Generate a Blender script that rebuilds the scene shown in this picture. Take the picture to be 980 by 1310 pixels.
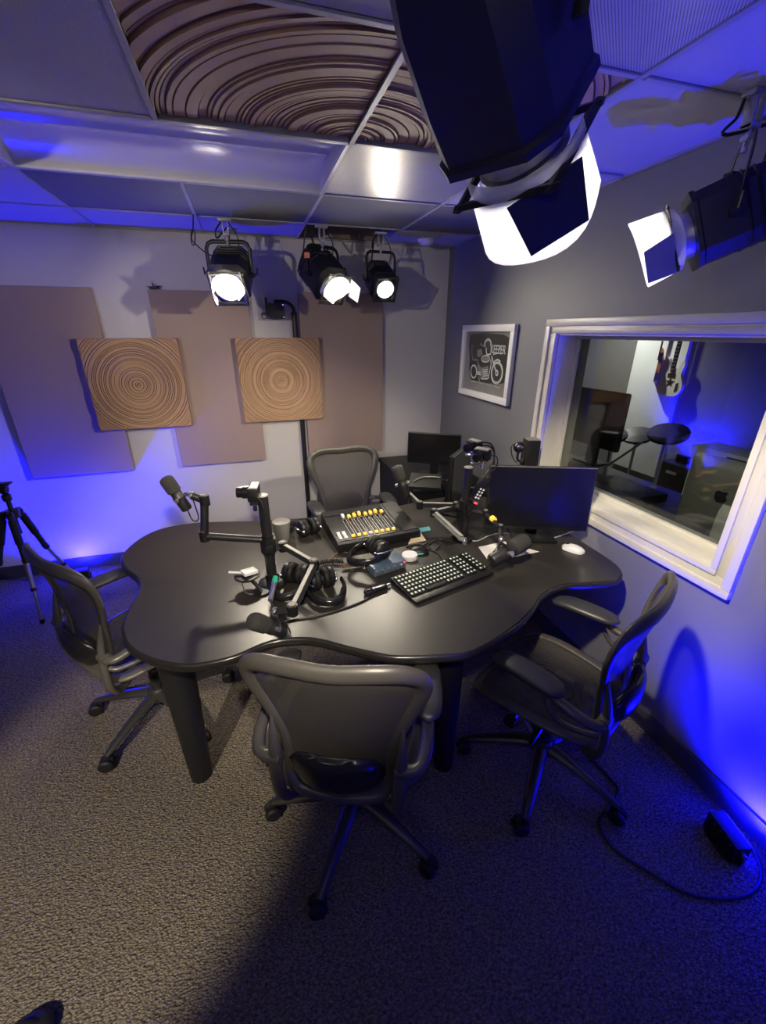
import bpy, bmesh, math, random
from mathutils import Vector, Matrix, Euler, Quaternion
random.seed(7)
for o in list(bpy.data.objects): bpy.data.objects.remove(o)
S = bpy.context.scene
COL = S.collection
PI = math.pi
V = Vector
# ------------------------------------------------------------------ camera
F_PX, YAW, PITCH = 537.3, 0.29757, -0.40677
CAM = V((-1.6003, -3.4574, 1.7303))
H = 2.320                     # ceiling height
fw = V((math.sin(YAW)*math.cos(PITCH), math.cos(YAW)*math.cos(PITCH), math.sin(PITCH)))
rt = V((math.cos(YAW), -math.sin(YAW), 0)); up = rt.cross(fw)
cd = bpy.data.cameras.new('camera'); cam = bpy.data.objects.new('camera', cd); COL.objects.link(cam)
cd.sensor_fit = 'HORIZONTAL'; cd.sensor_width = 36; cd.lens = 36*F_PX/980; cd.clip_start = 0.02
cam.matrix_world = Matrix(((rt.x, up.x, -fw.x, CAM.x), (rt.y, up.y, -fw.y, CAM.y), (rt.z, up.z, -fw.z, CAM.z), (0, 0, 0, 1)))
S.camera = cam
def ray(x, y): return fw + rt*((x-490)/F_PX) - up*((y-655)/F_PX)
def on(x, y, ax, val):
    d = ray(x, y); return CAM + d*((val-CAM[ax])/d[ax])
def atx(x, y, v): return on(x, y, 0, v)
def aty(x, y, v): return on(x, y, 1, v)
def atz(x, y, v): return on(x, y, 2, v)
# ------------------------------------------------------------------ world and exposure
w = bpy.data.worlds.new('world'); S.world = w; w.use_nodes = True
w.node_tree.nodes['Background'].inputs[0].default_value = (0.02, 0.02, 0.03, 1)
w.node_tree.nodes['Background'].inputs[1].default_value = 0.2
S.view_settings.view_transform = 'Standard'; S.view_settings.look = 'None'
S.view_settings.gamma = 1; S.view_settings.use_curve_mapping = False
S.view_settings.exposure = 0.7
SPOT_W = 70.0        # watts of each studio lamp
SPOT_COL = (1.0, 0.87, 0.66)
BLUE_W = 300.0        # watts of each blue floor light
BLUE_COL = (0.0022, 0.0016, 1.0)
# ------------------------------------------------------------------ materials
MATS = {}
def mat(name, col, rough=0.5, metal=0.0, var=0.06, nscale=30.0, bump=0.0, bscale=200.0, spec=0.5, emit=None, estr=0.0, coat=0.0, stretch=None):
    if name in MATS: return MATS[name]
    m = bpy.data.materials.new(name); m.use_nodes = True; nt = m.node_tree; N = nt.nodes; L = nt.links
    b = N['Principled BSDF']; b.inputs['Roughness'].default_value = rough; b.inputs['Metallic'].default_value = metal
    b.inputs['Specular IOR Level'].default_value = spec; b.inputs['Coat Weight'].default_value = coat
    tc = N.new('ShaderNodeTexCoord'); src = tc.outputs['Object']
    if stretch:
        mp = N.new('ShaderNodeMapping'); mp.inputs['Scale'].default_value = stretch; L.new(src, mp.inputs['Vector']); src = mp.outputs[0]
    no = N.new('ShaderNodeTexNoise'); no.inputs['Scale'].default_value = nscale; no.inputs['Detail'].default_value = 4; L.new(src, no.inputs['Vector'])
    mx = N.new('ShaderNodeMix'); mx.data_type = 'RGBA'
    c = V(col)
    mx.inputs[6].default_value = (*(c*(1-var)), 1); mx.inputs[7].default_value = (*[min(1, k*(1+var)) for k in c], 1)
    L.new(no.outputs['Fac'], mx.inputs[0]); L.new(mx.outputs[2], b.inputs['Base Color'])
    if bump:
        n2 = N.new('ShaderNodeTexNoise'); n2.inputs['Scale'].default_value = bscale; n2.inputs['Detail'].default_value = 3; L.new(src, n2.inputs['Vector'])
        bp = N.new('ShaderNodeBump'); bp.inputs['Strength'].default_value = bump; bp.inputs['Distance'].default_value = 0.004
        L.new(n2.outputs['Fac'], bp.inputs['Height']); L.new(bp.outputs[0], b.inputs['Normal'])
    if emit:
        b.inputs['Emission Color'].default_value = (*emit, 1); b.inputs['Emission Strength'].default_value = estr
    MATS[name] = m; return m
def carpet_mat():
    m = bpy.data.materials.new('carpet'); m.use_nodes = True; nt = m.node_tree; N = nt.nodes; L = nt.links
    b = N['Principled BSDF']; b.inputs['Roughness'].default_value = 0.95; b.inputs['Specular IOR Level'].default_value = 0.1
    tc = N.new('ShaderNodeTexCoord')
    mp = N.new('ShaderNodeMapping'); mp.inputs['Rotation'].default_value = (0, 0, 0.5); mp.inputs['Scale'].default_value = (1, 1.5, 1); L.new(tc.outputs['Object'], mp.inputs[0])
    vo = N.new('ShaderNodeTexVoronoi'); vo.inputs['Scale'].default_value = 125; L.new(mp.outputs[0], vo.inputs['Vector'])
    no = N.new('ShaderNodeTexNoise'); no.inputs['Scale'].default_value = 90; no.inputs['Detail'].default_value = 5; L.new(mp.outputs[0], no.inputs['Vector'])
    rp = N.new('ShaderNodeValToRGB'); e = rp.color_ramp.elements
    e[0].position = 0.30; e[0].color = (0.10, 0.088, 0.074, 1); e[1].position = 0.66; e[1].color = (0.31, 0.265, 0.20, 1)
    L.new(no.outputs['Fac'], rp.inputs[0])
    mx = N.new('ShaderNodeMix'); mx.data_type = 'RGBA'; mx.blend_type = 'MULTIPLY'; mx.inputs[0].default_value = 0.75
    r2 = N.new('ShaderNodeValToRGB'); r2.color_ramp.elements[0].color = (1, 1, 1, 1); r2.color_ramp.elements[1].color = (0.25, 0.25, 0.25, 1); r2.color_ramp.elements[1].position = 0.8
    L.new(vo.outputs['Distance'], r2.inputs[0]); L.new(rp.outputs[0], mx.inputs[6]); L.new(r2.outputs[0], mx.inputs[7])
    L.new(mx.outputs[2], b.inputs['Base Color'])
    bp = N.new('ShaderNodeBump'); bp.inputs['Strength'].default_value = 0.9; bp.inputs['Distance'].default_value = 0.008; bp.invert = True
    L.new(vo.outputs['Distance'], bp.inputs['Height']); L.new(bp.outputs[0], b.inputs['Normal'])
    MATS['carpet'] = m; return m
def mix_transparent(name, col, rough, trans, translucent=0.0, weave=None):
    m = bpy.data.materials.new(name); m.use_nodes = True; nt = m.node_tree; N = nt.nodes; L = nt.links
    b = N['Principled BSDF']; b.inputs['Base Color'].default_value = (*col, 1); b.inputs['Roughness'].default_value = rough
    out = N['Material Output']; sh = b.outputs[0]
    if translucent:
        t = N.new('ShaderNodeBsdfTranslucent'); t.inputs[0].default_value = (*col, 1); ms = N.new('ShaderNodeMixShader'); ms.inputs[0].default_value = translucent
        L.new(sh, ms.inputs[1]); L.new(t.outputs[0], ms.inputs[2]); sh = ms.outputs[0]
    tr = N.new('ShaderNodeBsdfTransparent'); ms = N.new('ShaderNodeMixShader'); ms.inputs[0].default_value = trans
    L.new(sh, ms.inputs[1]); L.new(tr.outputs[0], ms.inputs[2]); L.new(ms.outputs[0], out.inputs[0])
    if weave:
        tc = N.new('ShaderNodeTexCoord'); wv = N.new('ShaderNodeTexWave'); wv.bands_direction = 'Z'; wv.inputs['Scale'].default_value = weave; wv.inputs['Distortion'].default_value = 0.4
        L.new(tc.outputs['Object'], wv.inputs[0]); mr = N.new('ShaderNodeMapRange'); mr.inputs[3].default_value = trans*0.4; mr.inputs[4].default_value = trans*1.6
        L.new(wv.outputs['Fac'], mr.inputs[0]); L.new(mr.outputs[0], ms.inputs[0])
    MATS[name] = m; return m
def glass_mat(name='window_glass', tint=(0.78, 0.81, 0.78, 1)):
    m = bpy.data.materials.new(name); m.use_nodes = True; nt = m.node_tree; N = nt.nodes; L = nt.links
    N.remove(N['Principled BSDF']); g = N.new('ShaderNodeBsdfGlossy'); g.inputs['Roughness'].default_value = 0.02; g.inputs[0].default_value = (0.9, 0.9, 0.9, 1)
    t = N.new('ShaderNodeBsdfTransparent'); t.inputs[0].default_value = tint
    fr = N.new('ShaderNodeFresnel'); ge = N.new('ShaderNodeNewGeometry'); mr = N.new('ShaderNodeMapRange'); mr.inputs[3].default_value = 1.5; mr.inputs[4].default_value = 1/1.5; L.new(ge.outputs['Backfacing'], mr.inputs[0]); L.new(mr.outputs[0], fr.inputs[0])
    ms = N.new('ShaderNodeMixShader'); L.new(fr.outputs[0], ms.inputs[0]); L.new(t.outputs[0], ms.inputs[1]); L.new(g.outputs[0], ms.inputs[2])
    L.new(ms.outputs[0], N['Material Output'].inputs[0]); MATS[name] = m; return m
M = dict(
    wall_white=mat('wall_white_paint', (0.53, 0.52, 0.54), 0.75, var=0.02, nscale=3, bump=0.05, bscale=300),
    wall_grey=mat('wall_grey_paint', (0.175, 0.178, 0.19), 0.55, var=0.03, nscale=3, bump=0.05, bscale=300),
    tile=mat('ceiling_tile', (0.44, 0.43, 0.45), 0.85, var=0.05, nscale=120, bump=0.25, bscale=160),
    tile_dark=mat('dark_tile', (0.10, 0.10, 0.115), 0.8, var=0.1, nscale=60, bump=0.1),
    tbar=mat('grid_bar', (0.33, 0.33, 0.35), 0.4, var=0.03),
    white_metal=mat('fixture_white', (0.7, 0.7, 0.72), 0.22, var=0.02),
    base=mat('cove_base', (0.045, 0.045, 0.05), 0.45),
    trim=mat('white_trim', (0.56, 0.545, 0.48), 0.35, var=0.02),
    fabric=mat('taupe_fabric', (0.33, 0.25, 0.225), 0.9, var=0.07, nscale=400, bump=0.15, bscale=500),
    wood=mat('diffuser_foam', (0.41, 0.255, 0.15), 0.6, var=0.10, nscale=12, bump=0.06),
    lamp_black=mat('lamp_housing', (0.007, 0.007, 0.008), 0.5, var=0.1),
    black=mat('black_plastic', (0.008, 0.008, 0.009), 0.42, var=0.15, spec=0.4),
    chair_base=mat('chair_base', (0.022, 0.021, 0.020), 0.36, var=0.1),
    black_gloss=mat('black_gloss', (0.010, 0.010, 0.012), 0.2, var=0.1),
    black_metal=mat('black_metal', (0.02, 0.02, 0.021), 0.38, metal=0.3, var=0.12),
    rubber=mat('rubber', (0.008, 0.008, 0.008), 0.6, spec=0.3),
    foam=mat('mic_foam', (0.028, 0.027, 0.025), 0.95, var=0.25, nscale=500, bump=0.5, bscale=700),
    mic_body=mat('mic_body', (0.03, 0.029, 0.028), 0.4, metal=0.4),
    chrome=mat('chrome', (0.7, 0.7, 0.7), 0.2, metal=1.0),
    silver=mat('silver', (0.55, 0.55, 0.55), 0.35, metal=0.9),
    grey_plastic=mat('grey_plastic', (0.16, 0.155, 0.145), 0.45, var=0.08),
    arm_plate=mat('arm_plate', (0.34, 0.33, 0.29), 0.45, metal=0.2),
    chair_frame=mat('chair_frame', (0.060, 0.056, 0.050), 0.36, var=0.08),
    chair_pad=mat('chair_arm_pad', (0.03, 0.03, 0.031), 0.4, var=0.1),
    table=mat('table_laminate', (0.027, 0.0245, 0.0215), 0.34, var=0.12, nscale=8, bump=0.02, bscale=30),
    table_edge=mat('table_edge', (0.016, 0.015, 0.014), 0.25),
    table_leg=mat('table_leg', (0.007, 0.007, 0.008), 0.45, spec=0.35),
    screen=mat('dark_screen', (0.006, 0.006, 0.008), 0.22, var=0.05, spec=0.6),
    white=mat('white_plastic', (0.75, 0.75, 0.74), 0.35, var=0.02),
    paper=mat('paper', (0.72, 0.71, 0.68), 0.8, var=0.03),
    note_yellow=mat('note_cream', (0.75, 0.62, 0.38), 0.8),
    note_blue=mat('note_teal', (0.12, 0.42, 0.48), 0.7),
    yellow=mat('yellow_cap', (0.85, 0.50, 0.05), 0.4, emit=(1.0, 0.6, 0.08), estr=0.35),
    orange=mat('orange_tag', (0.8, 0.27, 0.12), 0.6),
    green=mat('green_tape', (0.02, 0.45, 0.25), 0.5),
    red_led=mat('red_led', (0.6, 0.03, 0.05), 0.4, emit=(1, 0.06, 0.1), estr=1.2),
    green_glow=mat('green_glow', (0.1, 0.6, 0.3), 0.4, emit=(0.1, 0.9, 0.4), estr=0.35),
    keycap=mat('keycap', (0.02, 0.02, 0.02), 0.45),
    keytop=mat('key_legend', (0.55, 0.62, 0.5), 0.5, emit=(0.6, 0.8, 0.55), estr=0.12),
    blue_panel=mat('blue_box', (0.07, 0.11, 0.16), 0.35),
    lens_hot=mat('lamp_lens', (1, 1, 1), 0.3, emit=(1.0, 0.93, 0.80), estr=20.0),
    lens_bright=mat('bare_lamp_lens', (1, 1, 1), 0.3, emit=(1.0, 0.90, 0.72), estr=190.0),
    blue_led=mat('blue_led_panel', (0.1, 0.1, 0.6), 0.4, emit=BLUE_COL, estr=30.0),
    brown=mat('brown_board', (0.20, 0.15, 0.10), 0.8, var=0.2, nscale=10),
    cable=mat('cable', (0.012, 0.012, 0.012), 0.5),
    cable_grey=mat('cable_grey', (0.35, 0.35, 0.34), 0.5),
    brown_wire=mat('brown_wire', (0.16, 0.085, 0.05), 0.6),
    guitar_white=mat('guitar_body_white', (0.72, 0.70, 0.66), 0.25),
    guitar_brown=mat('guitar_body_brown', (0.28, 0.10, 0.05), 0.3, var=0.2, nscale=8),
    alu=mat('space_grey_metal', (0.22, 0.22, 0.21), 0.4, metal=0.6),
    ctrl_wall=mat('control_room_wall', (0.15, 0.15, 0.155), 0.7, var=0.03),
    white_panel=mat('control_white_panel', (0.75, 0.76, 0.76), 0.7, var=0.02),
)
carpet_mat(); M['carpet'] = MATS['carpet']
M['mesh'] = mix_transparent('chair_mesh', (0.055, 0.050, 0.044), 0.55, 0.16, weave=120)
M['frost'] = mix_transparent('frost_sheet', (0.9, 0.9, 0.9), 0.5, 0.12, translucent=0.7)
M['glass'] = glass_mat(); M['clear_glass'] = glass_mat('picture_glass', (0.97, 0.97, 0.97, 1))
# ------------------------------------------------------------------ mesh builder
def frame_from(d, ref=None):
    d = V(d).normalized(); ref = V(ref) if ref is not None else (V((0, 0, 1)) if abs(d.z) < 0.92 else V((0, 1, 0)))
    x = d.cross(ref)
    if x.length < 1e-5: x = d.cross(V((1, 0, 0)))
    x.normalize(); z = x.cross(d); return x, d, z
def spline(pts, n=6, closed=False):
    P = [V(p) for p in pts]; out = []; k = len(P)
    rng = range(k) if closed else range(k-1)
    for i in rng:
        p0 = P[(i-1) % k] if (closed or i > 0) else P[0]*2-P[1]
        p1 = P[i]; p2 = P[(i+1) % k]; p3 = P[(i+2) % k] if (closed or i+2 < k) else P[-1]*2-P[-2]
        for j in range(n):
            t = j/n; out.append(0.5*((2*p1)+(p2-p0)*t+(2*p0-5*p1+4*p2-p3)*t*t+(3*p1-p0-3*p2+p3)*t**3))
    if not closed: out.append(P[-1].copy())
    return out
class MB:
    def __init__(s): s.v = []; s.f = []
    def add(s, vs, fs):
        k = len(s.v); s.v += [tuple(p) for p in vs]; s.f += [tuple(i+k for i in f) for f in fs]; return s
    def box(s, c, size, R=None, bev=0.0, seg=2):
        bm = bmesh.new(); bmesh.ops.create_cube(bm, size=1)
        for q in bm.verts: q.co = V((q.co.x*size[0], q.co.y*size[1], q.co.z*size[2]))
        if bev: bmesh.ops.bevel(bm, geom=bm.edges[:], offset=bev, segments=seg, affect='EDGES', profile=0.6)
        bm.verts.index_update()
        R = R.to_matrix() if isinstance(R, Euler) else R
        vs = [(R @ q.co if R is not None else q.co)+V(c) for q in bm.verts]; fs = [[q.index for q in f.verts] for f in bm.faces]; bm.free()
        return s.add(vs, fs)
    def cyl(s, p0, p1, r0, r1=None, n=16, caps=True):
        r1 = r0 if r1 is None else r1; p0, p1 = V(p0), V(p1); x, d, z = frame_from(p1-p0); vs = []
        for p, r in ((p0, r0), (p1, r1)):
            for i in range(n):
                a = 2*PI*i/n; vs.append(p+x*(r*math.cos(a))+z*(r*math.sin(a)))
        fs = [(i, (i+1) % n, n+(i+1) % n, n+i) for i in range(n)]
        if caps: fs += [tuple(range(n-1, -1, -1)), tuple(range(n, 2*n))]
        return s.add(vs, fs)
    def lathe(s, prof, p0=(0, 0, 0), axis=(0, 0, 1), n=20):
        # prof: list of (r, t) along axis
        x, d, z = frame_from(axis); p0 = V(p0); vs = []; fs = []
        for r, t in prof:
            for i in range(n):
                a = 2*PI*i/n; vs.append(p0+d*t+x*(r*math.cos(a))+z*(r*math.sin(a)))
        for k in range(len(prof)-1):
            for i in range(n): fs.append((k*n+i, k*n+(i+1) % n, (k+1)*n+(i+1) % n, (k+1)*n+i))
        fs += [tuple(range(n-1, -1, -1)), tuple(range((len(prof)-1)*n, len(prof)*n))]
        return s.add(vs, fs)
    def tube(s, path, r, n=8, closed=False, ref=None, ry=None, caps=True):
        P = [V(p) for p in path]; k = len(P); vs = []; fs = []
        rs = r if isinstance(r, (list, tuple)) else [r]*k
        rys = (ry if isinstance(ry, (list, tuple)) else [ry]*k) if ry is not None else rs
        px = None
        for i in range(k):
            if closed: d = P[(i+1) % k]-P[i-1]
            else: d = P[min(i+1, k-1)]-P[max(i-1, 0)]
            if d.length < 1e-9: d = V((0, 0, 1))
            d.normalize()
            if ref is not None: x, _, z = frame_from(d, ref)
            elif px is None: x, _, z = frame_from(d)
            else:
                x = px-d*px.dot(d)
                if x.length < 1e-6: x, _, z = frame_from(d)
                x.normalize(); z = x.cross(d)
            px = x
            for j in range(n):
                a = 2*PI*j/n; vs.append(P[i]+x*(rs[i]*math.cos(a))+z*(rys[i]*math.sin(a)))
        m = k if closed else k-1
        for i in range(m):
            for j in range(n):
                a0 = i*n; a1 = ((i+1) % k)*n; fs.append((a0+j, a0+(j+1) % n, a1+(j+1) % n, a1+j))
        if not closed and caps: fs += [tuple(range(n-1, -1, -1)), tuple(range((k-1)*n, k*n))]
        return s.add(vs, fs)
    def loft(s, rings, caps=True):
        n = len(rings[0]); vs = [p for r in rings for p in r]; fs = []
        for k in range(len(rings)-1):
            for i in range(n): fs.append((k*n+i, k*n+(i+1) % n, (k+1)*n+(i+1) % n, (k+1)*n+i))
        if caps: fs += [tuple(range(n-1, -1, -1)), tuple(range((len(rings)-1)*n, len(rings)*n))]
        return s.add(vs, fs)
    def grid(s, fn, nu, nv):
        vs = [fn(i/nu, j/nv) for j in range(nv+1) for i in range(nu+1)]
        fs = [(j*(nu+1)+i, j*(nu+1)+i+1, (j+1)*(nu+1)+i+1, (j+1)*(nu+1)+i) for j in range(nv) for i in range(nu)]
        return s.add(vs, fs)
    def prism(s, outline, z0, z1, T=None):
        n = len(outline); vs = [V((x, y, z0)) for x, y in outline]+[V((x, y, z1)) for x, y in outline]
        if T is not None: vs = [T @ q for q in vs]
        return s.add(vs, [tuple(range(n-1, -1, -1)), tuple(range(n, 2*n))]+[(i, (i+1) % n, n+(i+1) % n, n+i) for i in range(n)])
    def sphere(s, c, r, n=12, m=8, sc=(1, 1, 1), R=None):
        vs = []; fs = []
        for j in range(m+1):
            t = PI*j/m
            for i in range(n):
                a = 2*PI*i/n; q = V((r*sc[0]*math.sin(t)*math.cos(a), r*sc[1]*math.sin(t)*math.sin(a), r*sc[2]*math.cos(t)))
                vs.append((R @ q if R is not None else q)+V(c))
        for j in range(m):
            for i in range(n): fs.append((j*n+i, (j+1)*n+i, (j+1)*n+(i+1) % n, j*n+(i+1) % n))
        return s.add(vs, fs)
    def mesh(s, name, m, smooth=35, solid=0.0):
        me = bpy.data.meshes.new(name); me.from_pydata(s.v, [], s.f); 
        bm = bmesh.new(); bm.from_mesh(me); bmesh.ops.remove_doubles(bm, verts=bm.verts, dist=1e-6)
        bmesh.ops.dissolve_degenerate(bm, edges=bm.edges, dist=1e-7)
        bmesh.ops.recalc_face_normals(bm, faces=bm.faces); bm.to_mesh(me); bm.free()
        if smooth:
            me.polygons.foreach_set('use_smooth', [True]*len(me.polygons)); me.set_sharp_from_angle(angle=math.radians(smooth))
        me.materials.append(m); return me
    def build(s, name, m, parent=None, smooth=35, loc=None, rz=0.0):
        o = bpy.data.objects.new(name, s.mesh(name, m, smooth)); COL.objects.link(o)
        if parent is not None: o.parent = parent
        if loc is not None: o.location = loc
        if rz: o.rotation_euler.z = rz
        return o
def tag(o, label, cat, group=None):
    o['label'] = label; o['category'] = cat
    if group: o['group'] = group
    return o
def thing(name, label, cat, loc=(0, 0, 0), rz=0.0, group=None):
    o = bpy.data.objects.new(name, None); o.empty_display_size = 0.05; COL.objects.link(o); o.location = loc; o.rotation_euler = (0, 0, rz)
    return tag(o, label, cat, group)
def struct(o, label=None):
    o['kind'] = 'structure'
    if label: o['label'] = label
    return o
def part_label(o, l): o['label'] = l; return o
def copy_tree(o, parent=None):
    c = o.copy(); COL.objects.link(c); c.parent = parent
    for ch in o.children: copy_tree(ch, c)
    return c
def rotz(a): return Matrix.Rotation(a, 3, 'Z')
# ------------------------------------------------------------------ room shell
XL, YF = -4.05, -4.45           # left wall, wall behind the camera
ZT = 2.62                       # structural slab above the hung ceiling
TH = 0.19                       # thickness of the wall with the window
WY0, WY1, WZ0, WZ1 = -2.51, -1.42, 0.912, 1.722   # opening
b = MB(); b.box(((XL+3.2)/2, (YF+2.1)/2, -0.05), (3.2-XL, 2.1-YF, 0.1)); struct(b.build('floor', M['carpet'], smooth=0), 'grey-beige flecked loop-pile carpet')
b = MB(); b.box(((XL+0)/2, 0.05, ZT/2), (0-XL+0.1, 0.1, ZT)); struct(b.build('wall_back', M['wall_white'], smooth=0), 'white painted wall behind the acoustic panels')
b = MB(); b.box((XL-0.05, YF/2, ZT/2), (0.1, -YF, ZT)); struct(b.build('wall_left', M['wall_grey'], smooth=0))
b = MB(); b.box(((XL+0)/2, YF-0.05, ZT/2), (0-XL, 0.1, ZT)); struct(b.build('wall_front', M['wall_grey'], smooth=0))
b = MB()
b.box((TH/2, (WY1+0)/2, ZT/2), (TH, 0-WY1, ZT)); b.box((TH/2, (YF+WY0)/2, ZT/2), (TH, WY0-YF, ZT))
b.box((TH/2, (WY0+WY1)/2, WZ0/2), (TH, WY1-WY0, WZ0)); b.box((TH/2, (WY0+WY1)/2, (WZ1+ZT)/2), (TH, WY1-WY0, ZT-WZ1))
struct(b.build('wall_right', M['wall_grey'], smooth=0), 'grey painted wall with the control room window')
b = MB(); b.box((XL/2, -0.006, 0.05), (-XL, 0.012, 0.10), bev=0.003); struct(b.build('baseboard_back', M['base'], smooth=0))
b = MB(); b.box((-0.006, YF/2, 0.05), (0.012, -YF, 0.10), bev=0.003); struct(b.build('baseboard_right', M['base'], smooth=0))
b = MB(); b.box((XL+0.006, YF/2, 0.05), (0.012, -YF, 0.10), bev=0.003); struct(b.build('baseboard_left', M['base'], smooth=0))
# ------------------------------------------------------------------ hung ceiling
T = 0.61
GX = [-0.5597-T*k for k in range(0, 6)]           # grid lines running front to back
GY = [-0.4694-T*k for k in range(0, 7)]           # grid lines running side to side
b = MB(); b.box(((XL+3.2)/2, (YF+2.1)/2, ZT+0.05), (3.2-XL, 2.1-YF, 0.1)); ceil = struct(b.build('ceiling', M['tile'], smooth=0), 'hung ceiling of pale tiles in a metal grid')
xs = [0.0]+GX+[XL]; ys = [0.0]+GY+[YF]
tile_cache = {}
def tile(x0, x1, y0, y1, m, name='ceiling_tile'):
    sx, sy = x1-x0-0.016, y1-y0-0.016
    if sx < 0.02 or sy < 0.02: return
    key = (round(sx, 3), round(sy, 3), m.name)
    if key not in tile_cache: tile_cache[key] = MB().box((0, 0, 0), (sx, sy, 0.014), bev=0.002, seg=1).mesh(name, m, 0)
    o = bpy.data.objects.new(name, tile_cache[key]); COL.objects.link(o); o.parent = ceil; o.location = ((x0+x1)/2, (y0+y1)/2, H+0.010); return o
perf = mat('perforated_tile', (0.52, 0.52, 0.55), 0.38, metal=0.2, var=0.05, nscale=20)
def dots(m, k=720.0):
    nt = m.node_tree; N = nt.nodes; L = nt.links; bs = N['Principled BSDF']; tc = N.new('ShaderNodeTexCoord'); sp = N.new('ShaderNodeSeparateXYZ'); L.new(tc.outputs['Object'], sp.inputs[0]); outs = []
    for ax in (0, 1):
        a = N.new('ShaderNodeMath'); a.operation = 'MULTIPLY'; a.inputs[1].default_value = k; L.new(sp.outputs[ax], a.inputs[0]); s_ = N.new('ShaderNodeMath'); s_.operation = 'SINE'; L.new(a.outputs[0], s_.inputs[0]); outs.append(s_)
    mu = N.new('ShaderNodeMath'); mu.operation = 'MULTIPLY'; L.new(outs[0].outputs[0], mu.inputs[0]); L.new(outs[1].outputs[0], mu.inputs[1])
    gt = N.new('ShaderNodeMath'); gt.operation = 'GREATER_THAN'; gt.inputs[1].default_value = 0.35; L.new(mu.outputs[0], gt.inputs[0])
    old = bs.inputs['Base Color'].links[0].from_socket; mx = N.new('ShaderNodeMix'); mx.data_type = 'RGBA'; L.new(gt.outputs[0], mx.inputs[0]); L.new(old, mx.inputs[6]); mx.inputs[7].default_value = (0.03, 0.03, 0.035, 1); L.new(mx.outputs[2], bs.inputs['Base Color'])
dots(perf)
for i in range(len(xs)-1):
    for j in range(len(ys)-1):
        x1, x0 = xs[i], xs[i+1]; y1, y0 = ys[j], ys[j+1]
        if j == 0 and i == 1: continue                    # the opening where the lamps are clamped
        if j == 2 and i in (2, 3): continue               # light fixture
        if j == 3 and i in (1, 2): continue               # round-patterned diffusers
        m = M['tile']
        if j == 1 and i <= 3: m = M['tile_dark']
        if (i, j) in ((1, 2), (1, 4)): m = perf
        tile(x0, x1, y0, y1, m)
def gridbar(p0, p1):
    d = V(p1)-V(p0); b = MB(); c = (V(p0)+V(p1))/2
    if abs(d.x) > abs(d.y): b.box(c, (abs(d.x), 0.017, 0.006), bev=0.001, seg=1); b.box(c+V((0, 0, 0.02)), (abs(d.x), 0.004, 0.036))
    else: b.box(c, (0.017, abs(d.y), 0.006), bev=0.001, seg=1); b.box(c+V((0, 0, 0.02)), (0.004, abs(d.y), 0.036))
    return b.build('grid_bar', M['tbar'], ceil, smooth=0)
for y in GY:
    for x0, x1 in zip(xs[1:], xs[:-1]): gridbar((x0+0.012, y, H), (x1-0.012 if x1 < 0 else x1, y, H))
for x in GX:
    for k, (y0, y1) in enumerate(zip(ys[1:], ys[:-1])):
        if x == GX[2] and k == 2: continue
        gridbar((x, y0, H+0.001), (x, y1, H+0.001))
b = MB(); b.box((XL/2, -0.011, H), (-XL, 0.022, 0.006)); b.box((XL/2, -0.002, H+0.012), (-XL, 0.004, 0.024)); b.build('wall_angle', M['tbar'], ceil, 0)
b = MB(); b.box((-0.011, YF/2, H), (0.022, -YF, 0.006)); b.box((-0.002, YF/2, H+0.012), (0.004, -YF, 0.024)); b.build('wall_angle', M['tbar'], ceil, 0)
# brown board above the open bay, and the pipe the lamps hang from
b = MB(); b.box(((GX[0]+GX[1])/2, -0.02, H+0.15), (T, 0.02, 0.28)); b.build('plenum_board', M['brown'], ceil, 0)
b = MB(); b.box(((GX[0]+GX[1])/2, -0.23, H+0.26), (T+0.05, 0.46, 0.02)); b.build('plenum_board', M['brown'], ceil, 0)
# recessed light fixture, switched off
fx = thing('recessed_light_fixture', 'long white recessed ceiling light, switched off, beside the dark tiles', 'ceiling light', ((GX[1]+GX[3])/2, (GY[1]+GY[2])/2, H))
hx, hy = T-0.014, T/2-0.014
prof = [(-hy, 0.004), (-hy+0.015, 0.014), (-0.10, 0.055), (-0.02, 0.066), (-0.008, 0.054), (0.008, 0.054), (0.02, 0.066), (0.10, 0.075), (hy-0.02, 0.035), (hy, 0.004)]
b = MB(); b.grid(lambda u, t: V((-hx+2*hx*u, prof[min(int(t*9+1e-6), 9)][0], prof[min(int(t*9+1e-6), 9)][1])), 1, 9); b.build('reflector', M['white_metal'], fx, 60)
for sx in (-1, 1):
    b = MB(); b.prism([(q[0], q[1]) for q in prof], -0.004, 0.004, Matrix(((0, 0, 1, sx*hx), (1, 0, 0, 0), (0, 1, 0, 0), (0, 0, 0, 1)))); b.build('end_plate', M['white_metal'], fx, 0)
b = MB()
for sx in (-1, 1): b.box((sx*(hx+0.004), 0, 0.002), (0.012, 2*hy+0.02, 0.008))
for sy in (-1, 1): b.box((0, sy*(hy+0.004), 0.002), (2*hx+0.02, 0.012, 0.008))
b.build('rim', M['white_metal'], fx, 0)
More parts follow.
